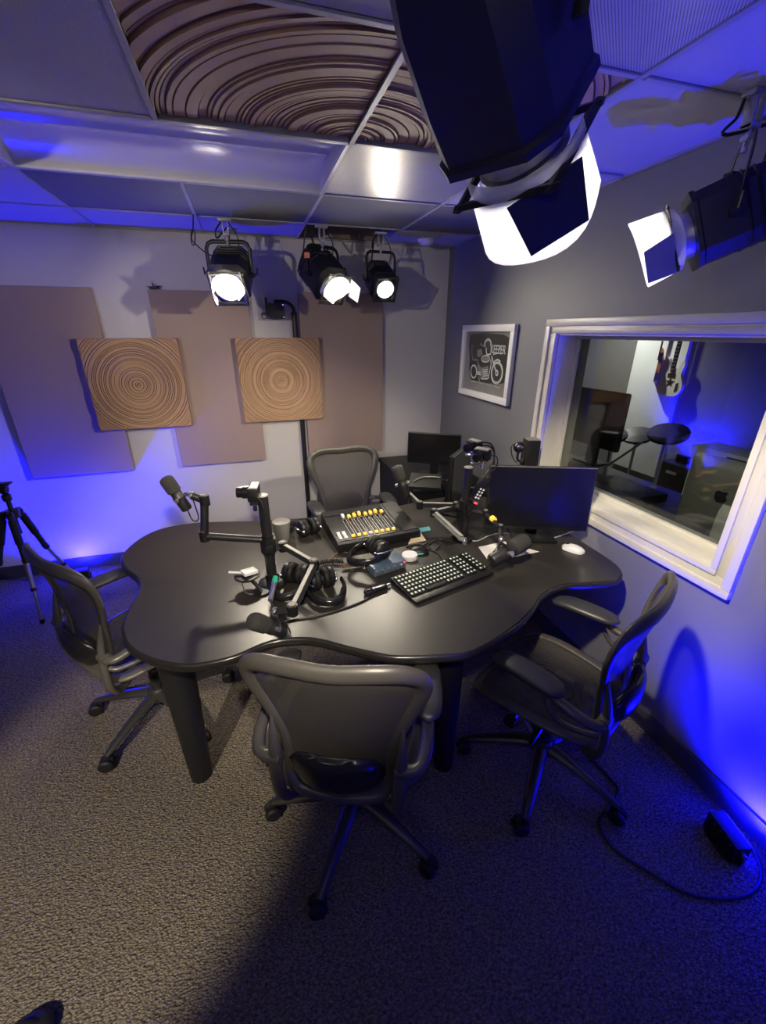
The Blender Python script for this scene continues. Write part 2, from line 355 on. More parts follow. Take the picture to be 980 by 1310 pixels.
# ------------------------------------------------------------------ ripple diffusers
def ripple(half, corner=False, seed=1, depth=0.020, n_ang=96, R=None):
    rnd = random.Random(seed); rad = [0.0]; r = 0.006
    while r < half*(2.9 if corner else 1.45): rad.append(r); r += rnd.choice((0.010, 0.011, 0.012, 0.015, 0.020, 0.028)) * (1.25 if corner else 1.0)
    rad.append(r); hs = [0.62*depth+0.38*depth*rnd.random() for _ in rad]
    def lim(a):
        c, s_ = abs(math.cos(a)), abs(math.sin(a)); full = 2*half if corner else half
        return full/max(c, s_)
    b = MB(); rows = []
    for k in range(len(rad)-1):
        g = 0.0034 if corner else 0.0040
        rows.append((rad[k], hs[k]-0.62*depth)); rows.append((rad[k]+g*0.35, hs[k]-0.05*depth)); rows.append((rad[k+1]-g, hs[k])); rows.append((rad[k+1]-g*0.5, hs[k]-0.6*depth))
    A = PI/2 if corner else 2*PI
    angs = [A*i/n_ang for i in range(n_ang+(1 if corner else 0))]
    def pt(k, i):
        a = angs[i % len(angs)]; rr = min(rows[k][0], lim(a)); return V((rr*math.cos(a), rr*math.sin(a), rows[k][1]))
    m = len(angs); vs = [pt(k, i) for k in range(len(rows)) for i in range(m)]; fs = []
    for k in range(len(rows)-1):
        for i in range(m if not corner else m-1):
            i2 = (i+1) % m
            if rows[k][0] >= lim(angs[i]) and rows[k][0] >= lim(angs[i2]): continue
            fs.append((k*m+i, k*m+i2, (k+1)*m+i2, (k+1)*m+i))
    b.add(vs, fs)
    return b
def wall_diffuser(cx, cz, seed, label, tilt=0.0):
    t = thing('wall_diffuser', label, 'acoustic diffuser', (cx, -0.05, cz), group='wooden ripple diffusers on the back wall')
    Rm = Matrix.Rotation(PI/2, 4, 'X')
    b = ripple(0.297, seed=seed); b.v = [tuple(Rm @ V(q)) for q in b.v]
    b.v = [(q[0], q[1]-0.012, q[2]) for q in b.v]; b.build('ripple_face', M['wood'], t, 30)
    MB().box((0, 0.002, 0), (0.594, 0.042, 0.594), bev=0.004).build('backing_board', M['wood'], t, 0)
    return t
# fabric panels
def panel(x0, x1, z0, z1, label):
    t = thing('acoustic_panel', label, 'acoustic panel', ((x0+x1)/2, 0, z0), group='taupe acoustic panels on the back wall')
    wd, hgt = x1-x0, z1-z0
    MB().box((0, -0.027, hgt/2), (wd, 0.05, hgt), bev=0.008, seg=3).build('fabric_cover', M['fabric'], t)
    MB().box((0, -0.003, hgt/2), (wd-0.1, 0.006, hgt-0.1)).build('backing_frame', M['brown'], t, 0)
    return t
panel(-3.135, -2.49, 0.775, 1.985, 'taupe fabric acoustic panel lit blue at its lower end, behind the tripod')
panel(-2.165, -1.54, 0.775, 1.982, 'taupe fabric acoustic panel between the two ripple diffusers')
panel(-1.193, -0.557, 0.775, 1.987, 'taupe fabric acoustic panel behind the rear office chair')
wall_diffuser(-2.33, 1.39, 3, 'square wooden ripple diffuser overlapping the blue-lit fabric panel').location.y = -0.075
wall_diffuser(-1.364, 1.389, 8, 'square wooden ripple diffuser beside the black camera pole').location.y = -0.075
for (i, sx, lab) in ((1, 1, 'square wooden ripple ceiling diffuser beside the perforated ceiling tile'), (2, -1, 'square wooden ripple ceiling diffuser beside the long recessed light')):
    t = thing('ceiling_diffuser', lab, 'acoustic diffuser', (GX[1], GY[2], H+0.004), group='wooden ripple diffusers in the ceiling')
    b = ripple(0.2975, corner=True, seed=21+i, depth=0.024, n_ang=72)
    b.v = [(sx*(q[0]+0.0075), -(q[1]+0.0075), -q[2]+0.026) for q in b.v]; b.build('ripple_face', M['wood'], t, 30)
    MB().box((sx*T/2, -T/2, 0.045), (T-0.016, T-0.016, 0.02)).build('backing_board', M['wood'], t, 0)
# smoke detector
t = thing('smoke_detector', 'small round white smoke detector on the ceiling near the corner', 'smoke detector', (-0.289, -0.219, H+0.003))
MB().lathe([(0.055, 0), (0.055, -0.012), (0.048, -0.024), (0.03, -0.034), (0.012, -0.038)], n=24).build('housing', M['white'], t)
MB().lathe([(0.06, 0.0), (0.06, -0.006)], n=24).build('mount_plate', M['white'], t)
# ------------------------------------------------------------------ window
wn = thing('window_1', 'wide white-trimmed control room window', 'window', (0, 0, 0)); del wn['category']; struct(wn)
oY0, oY1, oZ0, oZ1 = -2.60, -1.335, 0.824, 1.788
def trim_ring(y0, y1, z0, z1, wd, x0, x1, bev=0.004):
    xm, dx = (x0+x1)/2, abs(x1-x0); out = []
    out.append(MB().box((xm, (y0+y1)/2, z1-wd/2), (dx, y1-y0, wd), bev=bev)); out.append(MB().box((xm, (y0+y1)/2, z0+wd/2), (dx, y1-y0, wd), bev=bev))
    out.append(MB().box((xm, y0+wd/2, (z0+z1)/2), (dx, wd, z1-z0-2*wd), bev=bev)); out.append(MB().box((xm, y1-wd/2, (z0+z1)/2), (dx, wd, z1-z0-2*wd), bev=bev))
    return out
for b in trim_ring(oY0, oY1, oZ0, oZ1, 0.034, -0.026, 0.0): b.build('casing', M['trim'], wn)
for b in trim_ring(oY0+0.030, oY1-0.030, oZ0+0.030, oZ1-0.030, 0.040, -0.015, 0.0): b.build('casing', M['trim'], wn)
for b in trim_ring(WY0-0.022, WY1+0.022, WZ0-0.022, WZ1+0.022, 0.024, -0.022, 0.0, 0.003): b.build('casing_bead', M['trim'], wn)
for b in trim_ring(WY0, WY1, WZ0, WZ1, 0.012, -0.004, TH+0.01, 0.001): b.build('reveal', M['trim'], wn)
for b in trim_ring(WY0+0.012, WY1-0.012, WZ0+0.012, WZ1-0.012, 0.018, 0.105, 0.128, 0.003): b.build('glazing_bead', M['trim'], wn)
MB().box((0.135, (WY0+WY1)/2, (WZ0+WZ1)/2), (0.008, WY1-WY0-0.02, WZ1-WZ0-0.02)).build('pane', M['glass'], wn, 0)
# ------------------------------------------------------------------ studio lamps
def lamp(label, P, D, s=1.0, watts=None, roll=0.0, sheet=(200, 340), sheet_len=0.13, leaves=(0, 180), cord=None, spot=62, tagcol=None, yoke_turn=0.0, rel=True, leaf=0.085, flare=0.015, knobs=(-1, 1), leafmat='grey_plastic', bright=False):
    P = V(P); D = V(D).normalized()
    t = thing('studio_lamp', label, 'stage lamp', (P.x, P.y, P.z), group='black studio lamps hung from the ceiling')
    X_, Y_, Z_ = frame_from(D)                       # X_ sideways, Y_ along the beam, Z_ above
    q = Quaternion(Y_, roll); X_ = q @ X_; Z_ = q @ Z_
    def L(x, y, z): return (X_*x+Y_*y+Z_*z)*s
    def ring(h, y, ch=0.35, hz=None):
        hz = hz or h; c = h*ch; cz = hz*ch
        return [L(a, y, b_) for a, b_ in ((h, hz-cz), (h-c, hz), (-(h-c), hz), (-h, hz-cz), (-h, -(hz-cz)), (-(h-c), -hz), (h-c, -hz), (h, -(hz-cz)))]
    b = MB(); b.loft([ring(0.060, -0.175), ring(0.085, -0.155), ring(0.098, -0.10), ring(0.104, 0.0), ring(0.104, 0.075), ring(0.110, 0.08), ring(0.110, 0.092)])
    for k in range(0 if s == 0.94 else 4):            # cooling ribs
        y = -0.13+0.03*k; b.loft([ring(0.097+0.002*k, y), ring(0.104+0.001*k, y+0.004), ring(0.097+0.002*k, y+0.008)], caps=False)
    hs = b.build('housing', M['lamp_black'], t, 30)
    MB().box(L(0.02, -0.04, 0.112), (0.05*s, 0.03*s, 0.01*s)).build('vent_cap', M['black_metal'], hs, 0)
    # lens barrel
    rim = [(0.070, 0.09), (0.070, 0.135), (0.077, 0.138), (0.077, 0.147), (0.066, 0.147), (0.064, 0.112)]
    b = MB(); n = 24; vs = []; fs = []
    for r_, y in rim:
        for i in range(n): a = 2*PI*i/n; vs.append(L(r_*math.cos(a), y, r_*math.sin(a)))
    for k in range(len(rim)-1):
        for i in range(n): fs.append((k*n+i, k*n+(i+1) % n, (k+1)*n+(i+1) % n, (k+1)*n+i))
    b.add(vs, fs); b.build('lens_barrel', M['silver'], t, 40)
    b = MB(); rings = []
    for k, (r_, y) in enumerate(((0.0638, 0.113), (0.058, 0.122), (0.04, 0.130), (0.02, 0.134), (0.004, 0.135))): rings.append([L(r_*math.cos(2*PI*i/n), y, r_*math.sin(2*PI*i/n)) for i in range(n)])
    b.loft(rings); b.build('lens', M['lens_bright' if bright else 'lens_hot'], t, 60)
    b = MB()                                         # square accessory holder round the lens
    for a in range(4):
        c_, s_ = math.cos(a*PI/2), math.sin(a*PI/2)
        p0 = L(0.088*c_-0.1*s_, 0.150, 0.088*s_+0.1*c_); p1 = L(0.088*c_+0.1*s_, 0.150, 0.088*s_-0.1*c_)
        b.tube([p0, p1], 0.012*s, 4, ref=Y_, ry=0.004*s)
    b.build('accessory_holder', M['black_metal'], t, 0)
    a_cam = math.degrees(math.atan2((CAM-P).dot(Z_), (CAM-P).dot(X_)))
    for a in leaves:                                 # hinged shutter leaves
        a = math.radians(a if not rel else a+a_cam); ex = V((math.cos(a), 0, math.sin(a))); et = V((-math.sin(a), 0, math.cos(a)))
        def Q(u, v, w_): k = ex*(0.100+0.10*v*0.20+w_)+et*(u*(1-0.18*v)); return L(k.x, 0.150+leaf*v, k.z)
        b = MB(); b.add([Q(u, v, w_) for w_ in (0, 0.003) for u, v in ((-0.062, 0), (0.062, 0), (0.062, 1), (-0.062, 1))], [(0, 1, 2, 3), (7, 6, 5, 4), (0, 4, 5, 1), (1, 5, 6, 2), (2, 6, 7, 3), (3, 7, 4, 0)])
        b.build('shutter_leaf', M[leafmat], t, 0)
    a_cam = math.degrees(math.atan2((CAM-P).dot(Z_), (CAM-P).dot(X_)))
    if sheet:                                        # frosted diffusion sheet clipped round the front
        a0, a1 = [math.radians(q+(a_cam if rel else 0)) for q in sheet]; rnd = random.Random(int(abs(P.x*1000)))
        ph = rnd.random()*6
        def fs_(u, v):
            a = a0+(a1-a0)*u; r_ = 0.098+flare*v+0.004*math.sin(5*u*PI+ph)*v; y = 0.125+(sheet_len-0.02)*v*(1-0.22*abs(2*u-1)**2)+0.006*math.sin(7*u+ph)
            return L(r_*math.cos(a), y, r_*math.sin(a))
        MB().grid(fs_, 20, 8).build('frost_sheet', M['frost'], t, 80)
    # yoke hangs vertically
    h = V((X_.x, X_.y, 0)).normalized(); h = rotz(yoke_turn) @ h
    ztop = min(H-0.115-P.z, 0.21*s)
    hw = 0.122*s; zz = ztop; cr = 0.035*s
    path = [h*hw, h*hw+V((0, 0, zz-cr)), h*(hw-0.012*s)+V((0, 0, zz-cr*0.3)), h*(hw-cr)+V((0, 0, zz)), V((0, 0, zz)), h*-(hw-cr)+V((0, 0, zz)), h*-(hw-0.012*s)+V((0, 0, zz-cr*0.3)), h*-hw+V((0, 0, zz-cr)), h*-hw]
    yk = MB().tube(path, 0.011*s, 8, ref=h.cross(V((0, 0, 1))), ry=0.004*s).build('yoke', M['black_metal'], t, 40)
    if tagcol: MB().box(h*hw*tagcol+V((0, 0, zz*0.62)), (0.03*s, 0.03*s, 0.03*s)).build('tape_band', M['orange'], yk, 0)
    for sd in knobs:
        b = MB(); b.cyl(h*(0.10*s*sd), h*(0.132*s*sd), 0.016*s, n=12); b.cyl(h*(0.132*s*sd), h*(0.142*s*sd), 0.010*s, n=10); b.tube([h*(0.15*s*sd), h*(0.155*s*sd)+V((0, 0, 0.04*s))], 0.005*s, 6)
        b.build('tilt_knob', M['black'], t)
    # clamp to the ceiling grid
    zc = H-P.z-0.004; b = MB()
    b.cyl((0, 0, zz-0.02), (0, 0, zz+0.05), 0.008*s, n=10); b.cyl((0, 0, zz+0.004), (0, 0, zz+0.016), 0.017*s, n=6)
    b.box((0.014, 0, (zz+0.03+zc)/2), (0.008, 0.03, zc-zz-0.03), bev=0.002); b.box((-0.014, 0, (zz+0.03+zc)/2), (0.008, 0.03, zc-zz-0.03), bev=0.002)
    b.box((0, 0, zc-0.006), (0.075, 0.04, 0.012), bev=0.003); b.box((0, 0, zz+0.035), (0.036, 0.034, 0.012), bev=0.002)
    b.cyl((0.018, 0, zz+0.055), (0.05, 0, zz+0.06), 0.006, n=8); b.sphere((0.053, 0, zz+0.06), 0.010, 8, 6)
    b.build('clamp', M['silver'], t)
    tail = L(0.03, -0.17, 0.02)
    pth = cord or [tail, tail*1.25+V((0, 0, -0.02)), tail*1.15+V((0.02, 0, zz*0.8)), V((-0.05, 0.02, zz+0.02)), V((-0.055, 0.0, zc-0.06)), V((-0.02, 0.02, zc-0.01))]
    MB().tube(spline(pth, 6), 0.0045, 6).build('power_cord', M['cable'], t)
    MB().tube(spline([V((0.02, -0.01, zc-0.02)), V((0.06, -0.02, zz+0.02)), V((0.05, -0.02, zz-0.06)), L(0.02, -0.06, 0.10)], 6), 0.003, 6).build('safety_cable', M['cable'], t)
    li = bpy.data.lights.new('lamp_beam', 'SPOT'); li.energy = watts if watts is not None else SPOT_W; li.color = SPOT_COL; li.spot_size = math.radians(spot); li.spot_blend = 0.55; li.shadow_soft_size = 0.03
    lo = bpy.data.objects.new('lamp_beam', li); COL.objects.link(lo); lo.parent = t; lo.location = L(0, 0.152, 0)
    lo.rotation_euler = D.to_track_quat('-Z', 'Y').to_euler()
    return t
P1 = aty(296, 352, -0.47); lamp('black studio lamp with bright frosted sheet, hung beside the looped safety cable', P1, V((-2.0, -2.3, 0.75))-P1, 1.0, watts=SPOT_W*0.22, bright=True, sheet=(-150, 80), leaves=(60,), sheet_len=0.16, flare=-0.030)
P2 = aty(414, 352, -0.47); lamp('black studio lamp tilted sideways, hung above the rear office chair from the open bay', P2, V((-0.30, -1.9, 0.75))-P2, 0.98, watts=SPOT_W*0.22, bright=True, sheet=(-60, 110), leaves=(130,), sheet_len=0.17, flare=-0.020, tagcol=1)
P3 = aty(487, 359, -0.40); lamp('small black studio lamp without a frosted sheet, hung nearest the room corner', P3, V((-0.62, -2.5, 0.75))-P3, 0.80, watts=SPOT_W*0.12, bright=True, sheet=None, leaves=())
P4 = V((-0.215, -2.350, 2.030)); lamp('black studio lamp with an orange tape band, hung beside the grey window wall', P4, V((-0.66, 0.60, -0.36)), 0.92, sheet=(-130, 70), leaves=(20,), sheet_len=0.15, tagcol=1)
P5 = V((-1.215, -2.745, 2.085)); lamp('large black studio lamp with a torn frosted sheet, under the ripple ceiling diffusers', P5, V((0.66, 0.36, -0.66)), 0.94, watts=SPOT_W*1.2, spot=54, knobs=(-1,), leafmat='black_metal', sheet=(-125, 75), leaves=(10,), sheet_len=0.165, leaf=0.09)
P6 = V((-2.75, -4.10, 2.06)); lamp('black studio lamp hung over the carpet, aimed down at the table leg', P6, V((-2.28, -2.15, 0.0))-P6, 1.0, sheet=None, leaves=(0, 180), rel=False, spot=33, watts=SPOT_W*2.9)
P7 = V((-1.58, -3.62, 2.08)); lamp('black studio lamp hung over the room entrance side, aimed at the table', P7, V((-1.45, -1.55, 0.75))-P7, 1.0, watts=SPOT_W*1.45, sheet=None, leaves=(0, 180), rel=False, spot=56)
P8 = V((-3.35, -3.45, 2.08)); lamp('black studio lamp hung on the tripod side, aimed at the ripple diffusers', P8, V((-1.30, 0.0, 1.45))-P8, 1.0, watts=SPOT_W*0.85, sheet=None, leaves=(0, 180), rel=False, spot=42)
# looped safety cable hanging from the grid by the first lamp
a = atz(247, 274, H-0.004); bq = P1+V((-0.04, 0, 0.09))
pth = [a, aty(247, 292, a.y), aty(245, 305, a.y), aty(250, 312, -0.45), aty(262, 322, -0.45), aty(278, 330, -0.46), aty(288, 329, -0.47)]
sc = MB().tube(spline(pth, 8), 0.0035, 6); lk = [aty(247+6*math.cos(q*PI/6)*0.45, 304+10*math.sin(q*PI/6), a.y) for q in range(12)]
sc.tube(lk, 0.003, 6, closed=True); tag(sc.build('safety_cable', M['cable']), 'thin black safety cable with a loop hanging from the ceiling grid', 'cable')
# ------------------------------------------------------------------ blue floor lights
def floor_light(label, loc, rz, tgt, watts, cordpath=None):
    t = thing('floor_light', label, 'floor light', loc, rz, 'blue floor lights aimed up the walls')
    MB().box((0, 0, 0.048), (0.13, 0.06, 0.085), bev=0.008).build('housing', M['black'], t)
    b = MB()
    for k in range(5): b.box((-0.045+0.0225*k, -0.033, 0.05), (0.006, 0.008, 0.06))
    b.build('cooling_fins', M['black'], t, 0)
    MB().box((0, 0.0305, 0.05), (0.11, 0.003, 0.07)).build('led_panel', M['blue_led'], t, 0)
    b = MB(); b.box((0, 0, 0.004), (0.09, 0.075, 0.008), bev=0.002); b.tube([(-0.069, 0, 0.006), (-0.069, 0, 0.06)], 0.006, 6); b.tube([(0.069, 0, 0.006), (0.069, 0, 0.06)], 0.006, 6); b.build('bracket', M['black_metal'], t)
    for sx in (-1, 1): MB().cyl((sx*0.066, 0, 0.06), (sx*0.078, 0, 0.06), 0.008, n=10).build('side_screw', M['chrome'], t)
    li = bpy.data.lights.new('blue_beam', 'SPOT'); li.energy = watts; li.color = BLUE_COL; li.spot_size = math.radians(150); li.spot_blend = 0.7; li.shadow_soft_size = 0.04
    lo = bpy.data.objects.new('blue_beam', li); COL.objects.link(lo); lo.parent = t; lo.location = (0, 0.036, 0.075)
    d = rotz(-rz) @ V(tgt); lo.rotation_euler = d.to_track_quat('-Z', 'Y').to_euler()
    return t
floor_light('black blue-glowing floor light at the back wall beside the tripod leg', (-2.985, -0.20, 0), 0.15, (0.0, 0.55, 0.85), BLUE_W)
fl2 = floor_light('black floor light glowing blue at the window wall, trailing a cord', (-0.135, -2.93, 0), -PI/2-0.25, (0.55, 0.0, 0.85), BLUE_W)
floor_light('black blue floor light on the carpet by the wall facing the table', (-0.62, -4.22, 0), PI, (0.0, -0.55, 0.85), BLUE_W*0.4)
pts = [(942, 1076), (965, 1090), (974, 1120), (962, 1142), (930, 1150), (880, 1143), (830, 1115), (785, 1085), (768, 1060), (768, 1045), (783, 1027), (791, 1010), (775, 990), (755, 968), (745, 945)]
tag(MB().tube(spline([atz(*q, 0.006) for q in pts], 6), 0.0055, 8).build('power_cord', M['cable']), 'black power cord curving across the carpet to the floor light', 'cord')
# ------------------------------------------------------------------ office chairs
def build_chair(label, loc, rz, phase):
    t = thing('office_chair', label, 'office chair', loc, rz, 'mesh office chairs round the table')
    # --- backrest
    half = [(0.0, 0.966), (0.11, 0.972), (0.180, 0.965), (0.222, 0.938), (0.232, 0.897), (0.221, 0.842), (0.200, 0.782), (0.177, 0.718), (0.160, 0.650), (0.153, 0.580), (0.147, 0.515), (0.122, 0.474), (0.065, 0.462)]
    loop = half+[(0.0, 0.460)]+[(-u, v) for u, v in half[:0:-1]]
    def yb(u, v):
        y = -0.195-0.075*max(0, (v-0.62)/0.38)**1.35-0.03*max(0, (0.62-v)/0.15)**2
        return y+0.045*(u/0.26)**2*min(1, max(0.2, (v-0.5)/0.3))
    lp = spline([(u, yb(u, v), v) for u, v in loop], 4, closed=True)
    rr = [0.017+0.008*max(0, min(1, (q.z-0.7)/0.2)) for q in lp]; ry = [0.0125+0.003*max(0, (q.z-0.9)/0.1) for q in lp]
    b = MB(); n = 10; vs = []; fs = []; k = len(lp)
    for i in range(k):                                # cross-section flat in the plane of the back
        d = (lp[(i+1) % k]-lp[i-1]).normalized(); nrm = V((0, -0.95, 0.3)); x = d.cross(nrm).normalized(); z = x.cross(d)
        for j in range(n):
            a = 2*PI*j/n; vs.append(lp[i]+x*(rr[i]*math.cos(a))+z*(ry[i]*math.sin(a)))
    for i in range(k):
        for j in range(n): fs.append((i*n+j, i*n+(j+1) % n, ((i+1) % k)*n+(j+1) % n, ((i+1) % k)*n+j))
    b.add(vs, fs); b.build('back_frame', M['chair_frame'], t, 60)
    right = [(q.x, q.z) for q in spline([(u, 0, v) for u, v in [(0.0, 0.966)]+half[1:]+[(0.0, 0.460)]], 4)]
    def wid(v):
        best = 0.02
        for (u0, v0), (u1, v1) in zip(right, right[1:]):
            if (v0-v)*(v1-v) <= 0 and abs(v1-v0) > 1e-6: best = max(best, u0+(u1-u0)*(v-v0)/(v1-v0))
        return best
    def mb(uu, vv):
        v = 0.468+(0.960-0.468)*vv; wd = wid(v)-0.004; u = (2*uu-1)*wd; return V((u, yb(u, v)+(-0.012)*(1-(2*uu-1)**2), v))
    MB().grid(mb, 12, 26).build('back_mesh', M['mesh'], t, 80)
    # lumbar pad
    b = MB(); rings = []
    for i in range(13):
        a = -1+2*i/12; wv = max(0.05, (1-abs(a)**4))**0.5; x = a*0.140
        rings.append([V((x, -0.254+0.03*a*a-0.026*math.cos(q)*wv, 0.590+0.070*wv*math.sin(q)+0.006*math.cos(q))) for q in [2*PI*j/14 for j in range(14)]])
    b.loft(rings); b.build('lumbar_pad', M['black_gloss'], t, 60)
    # back uprights either side, down to the tilt arm
    for s in (-1, 1):
        b = MB(); pth = spline([(s*0.085, -0.09, 0.395), (s*0.15, -0.19, 0.398), (s*0.172, -0.228, 0.44), (s*0.180, -0.235, 0.52), (s*0.181, -0.226, 0.62), (s*0.186, -0.205, 0.74)], 5)
        b.tube(pth, [0.020]*8+[0.021]*(len(pth)-14)+[0.019, 0.017, 0.014, 0.011, 0.008, 0.005], 10, ref=(0, -1, 0.2), ry=[0.014]*(len(pth)-4)+[0.012, 0.010, 0.007, 0.004]); b.cyl((s*0.165, -0.225, 0.60), (s*0.215, -0.225, 0.60), 0.020, n=14)
        b.build('back_upright', M['chair_frame'], t, 60)
    # --- seat
    half = [(0.0, 0.245), (0.11, 0.243), (0.185, 0.225), (0.220, 0.175), (0.228, 0.09), (0.220, -0.01), (0.203, -0.11), (0.175, -0.175), (0.11, -0.205)]
    loop = half+[(0.0, -0.210)]+[(-x, y) for x, y in half[:0:-1]]
    def zs(x, y): return 0.452-0.05*max(0, (y-0.12)/0.125)**2+0.018*(x/0.25)**2-0.01*max(0, (-y-0.1)/0.12)
    lp2 = spline([(x, y, zs(x, y)) for x, y in loop], 4, closed=True)
    MB().tube(lp2, 0.022, 10, closed=True, ref=(0, 0, 1), ry=0.013).build('seat_frame', M['chair_frame'], t, 60)
    rgt = [(q.x, q.y) for q in spline([(x, y, 0) for x, y in half+[(0.0, -0.210)]], 4)]
    def wids(y):
        best = 0.02
        for (u0, v0), (u1, v1) in zip(rgt, rgt[1:]):
            if (v0-y)*(v1-y) <= 0 and abs(v1-v0) > 1e-6: best = max(best, u0+(u1-u0)*(y-v0)/(v1-v0))
        return best
    def ms(uu, vv):
        y = -0.204+(0.24+0.204)*vv; wd = wids(y)-0.004; x = (2*uu-1)*wd; return V((x, y, zs(x, y)-0.022*(1-(2*uu-1)**2)*math.sin(PI*min(1, max(0, vv)))+0.004))
    MB().grid(ms, 12, 14).build('seat_mesh', M['mesh'], t, 80)
    # --- arms
    for s in (-1, 1):
        am = MB(); am.tube(spline([(s*0.200, -0.226, 0.60), (s*0.236, -0.210, 0.605), (s*0.252, -0.160, 0.62), (s*0.254, -0.10, 0.635), (s*0.252, -0.06, 0.655)], 5), 0.019, 10, ref=(0, 0, 1), ry=0.015)
        am.tube(spline([(s*0.254, -0.055, 0.655), (s*0.258, -0.07, 0.60), (s*0.252, -0.12, 0.555), (s*0.220, -0.20, 0.545), (s*0.195, -0.222, 0.55)], 5), 0.010, 8)
        ar = am.build('arm_post', M['chair_frame'], t, 60)
        rings = []; L_ = 0.27
        for i in range(15):
            u = i/14; e = max(0.0, 1-abs(2*u-1)**6)**0.5; wv = (0.040+0.007*math.sin(PI*u))*max(0.12, e); hv = 0.017*max(0.2, e); y = -0.115+L_*u
            cx = s*(0.254-0.014*u); cz = 0.670+0.006*math.sin(PI*u)-0.012*max(0, u-0.75)*4
            rings.append([V((cx+wv*math.copysign(abs(math.cos(q))**0.7, math.cos(q)), y, cz+hv*math.copysign(abs(math.sin(q))**0.8, math.sin(q)))) for q in [2*PI*j/16 for j in range(16)]])
        MB().loft(rings).build('arm_pad', M['chair_pad'], t, 60)
    # --- mechanism
    b = MB(); b.box((0, 0.0, 0.395), (0.20, 0.26, 0.055), bev=0.018, seg=3); b.box((0, 0.10, 0.415), (0.42, 0.04, 0.022), bev=0.008); b.box((0, -0.06, 0.415), (0.38, 0.04, 0.022), bev=0.008)
    b.cyl((0, 0, 0.30), (0, 0, 0.38), 0.045, 0.06, n=18)
    me = b.build('tilt_mechanism', M['black_metal'], t, 40)
    for s in (-1, 1):
        b = MB(); b.tube([(s*0.09, 0.05, 0.39), (s*0.21, 0.06, 0.385)], 0.008, 8); b.cyl((s*0.21, 0.06, 0.385), (s*0.232, 0.06, 0.385), 0.026, 0.022, n=14); b.tube([(s*0.1, -0.03, 0.38), (s*0.2, -0.03, 0.36), (s*0.225, -0.03, 0.352)], 0.009, 8)
        b.build('adjustment_knob', M['black_gloss'], me, 40)
    MB().lathe([(0.027, 0.12), (0.027, 0.24), (0.024, 0.24), (0.024, 0.31)], n=18).build('gas_column', M['black_metal'], t, 40)
    # --- five-star base
    b = MB(); b.lathe([(0.036, 0.085), (0.048, 0.10), (0.048, 0.15), (0.038, 0.165)], n=20)
    for k_ in range(5):
        a = 2*PI*k_/5; e = V((math.cos(a), math.sin(a), 0)); pth = [e*0.03+V((0, 0, 0.128)), e*0.10+V((0, 0, 0.124)), e*0.20+V((0, 0, 0.106)), e*0.285+V((0, 0, 0.086)), e*0.318+V((0, 0, 0.078))]
        b.tube(pth, [0.032, 0.027, 0.022, 0.018, 0.013], 8, ref=(0, 0, 1), ry=[0.024, 0.020, 0.016, 0.014, 0.009])
    bs = b.build('five_star_base', M['chair_base'], t, 50); bs.rotation_euler.z = phase-rz
    cm = None
    for k_ in range(5):
        a = 2*PI*k_/5
        if cm is None:
            b = MB(); b.cyl((0, 0, 0.05), (0, 0, 0.082), 0.009, n=10); rings = []
            for s in (-1, 1): b.lathe([(0.010, 0.004), (0.027, 0.005), (0.031, 0.010), (0.031, 0.020), (0.024, 0.027), (0.006, 0.028)], p0=(0.012, 0, 0.031), axis=(0, s, 0), n=20)
            b.box((0.004, 0, 0.045), (0.045, 0.012, 0.035), bev=0.005)
            cm = b.mesh('caster', M['rubber'], 40)
        c = bpy.data.objects.new('caster', cm); COL.objects.link(c); c.parent = bs; c.location = (0.31*math.cos(a), 0.31*math.sin(a), 0); c.rotation_euler.z = a+random.uniform(-1.2, 1.2)
    return t
def copy_chair(src, label, loc, rz, phase):
    c = copy_tree(src); c.location = loc; c.rotation_euler.z = rz; c['label'] = label
    for ch in c.children:
        if ch.name.startswith('five_star_base'): ch.rotation_euler.z = phase-rz
    return c
R_ = math.radians
ch0 = build_chair('grey mesh office chair seen from behind, pushed in at the curved table front', (-1.395, -2.435, 0), R_(-24), R_(19))
copy_chair(ch0, 'grey mesh office chair beside the window wall, with the cord behind it', (-0.588, -2.46, 0), R_(28), R_(8))
copy_chair(ch0, 'grey mesh office chair next to the tripod, tucked under the table lobe', (-2.19, -1.68, 0), R_(-50), R_(21))
copy_chair(ch0, 'mesh office chair behind the mixer, in front of the back wall', (-1.03, -0.90, 0), R_(182), R_(40))
# ------------------------------------------------------------------ table
TZ = 0.735
outl = [(155, 709), (158, 726), (173, 739), (176, 752), (163, 778), (154.5, 802), (161, 825), (183, 840.5), (215, 850), (247, 851.6), (285, 845), (310, 837), (337, 825), (363, 819), (400, 818.4), (442, 828.5), (492, 839.5), (518, 841.5), (562, 840), (607, 834), (658, 804), (684, 778.6), (697, 760), (723, 748.6), (761, 746.4), (791, 742), (797, 731.4), (783, 716.4), (740, 688.6)]
pts = [atz(x, y, TZ) for x, y in outl]
back = [V((-0.045, -1.70, TZ)), V((-0.06, -1.42, TZ)), V((-0.20, -1.20, TZ)), V((-0.46, -1.12, TZ)), V((-0.78, -1.17, TZ)), atz(450, 659, TZ), atz(395, 661.5, TZ), atz(324, 665.5, TZ), atz(258, 667.5, TZ), atz(212, 674, TZ), atz(180, 687, TZ)]
for q in pts: q.x = min(q.x, -0.04)
ring = spline(pts+back, 4, closed=True)
def inset(r, d, z):
    n = len(r); out = []
    for i in range(n):
        t_ = (r[(i+1) % n]-r[i-1]); t_.z = 0; t_.normalize(); out.append(V((r[i].x-t_.y*d, r[i].y+t_.x*d, z)))
    return out
tb = thing('conference_table', 'black cloud-shaped conference table with tapered round legs', 'table', (-1.2, -1.75, 0)); off = V((-1.2, -1.75, 0))
area = sum(a.x*b_.y-b_.x*a.y for a, b_ in zip(ring, ring[1:]+ring[:1])); sg = 1 if area > 0 else -1
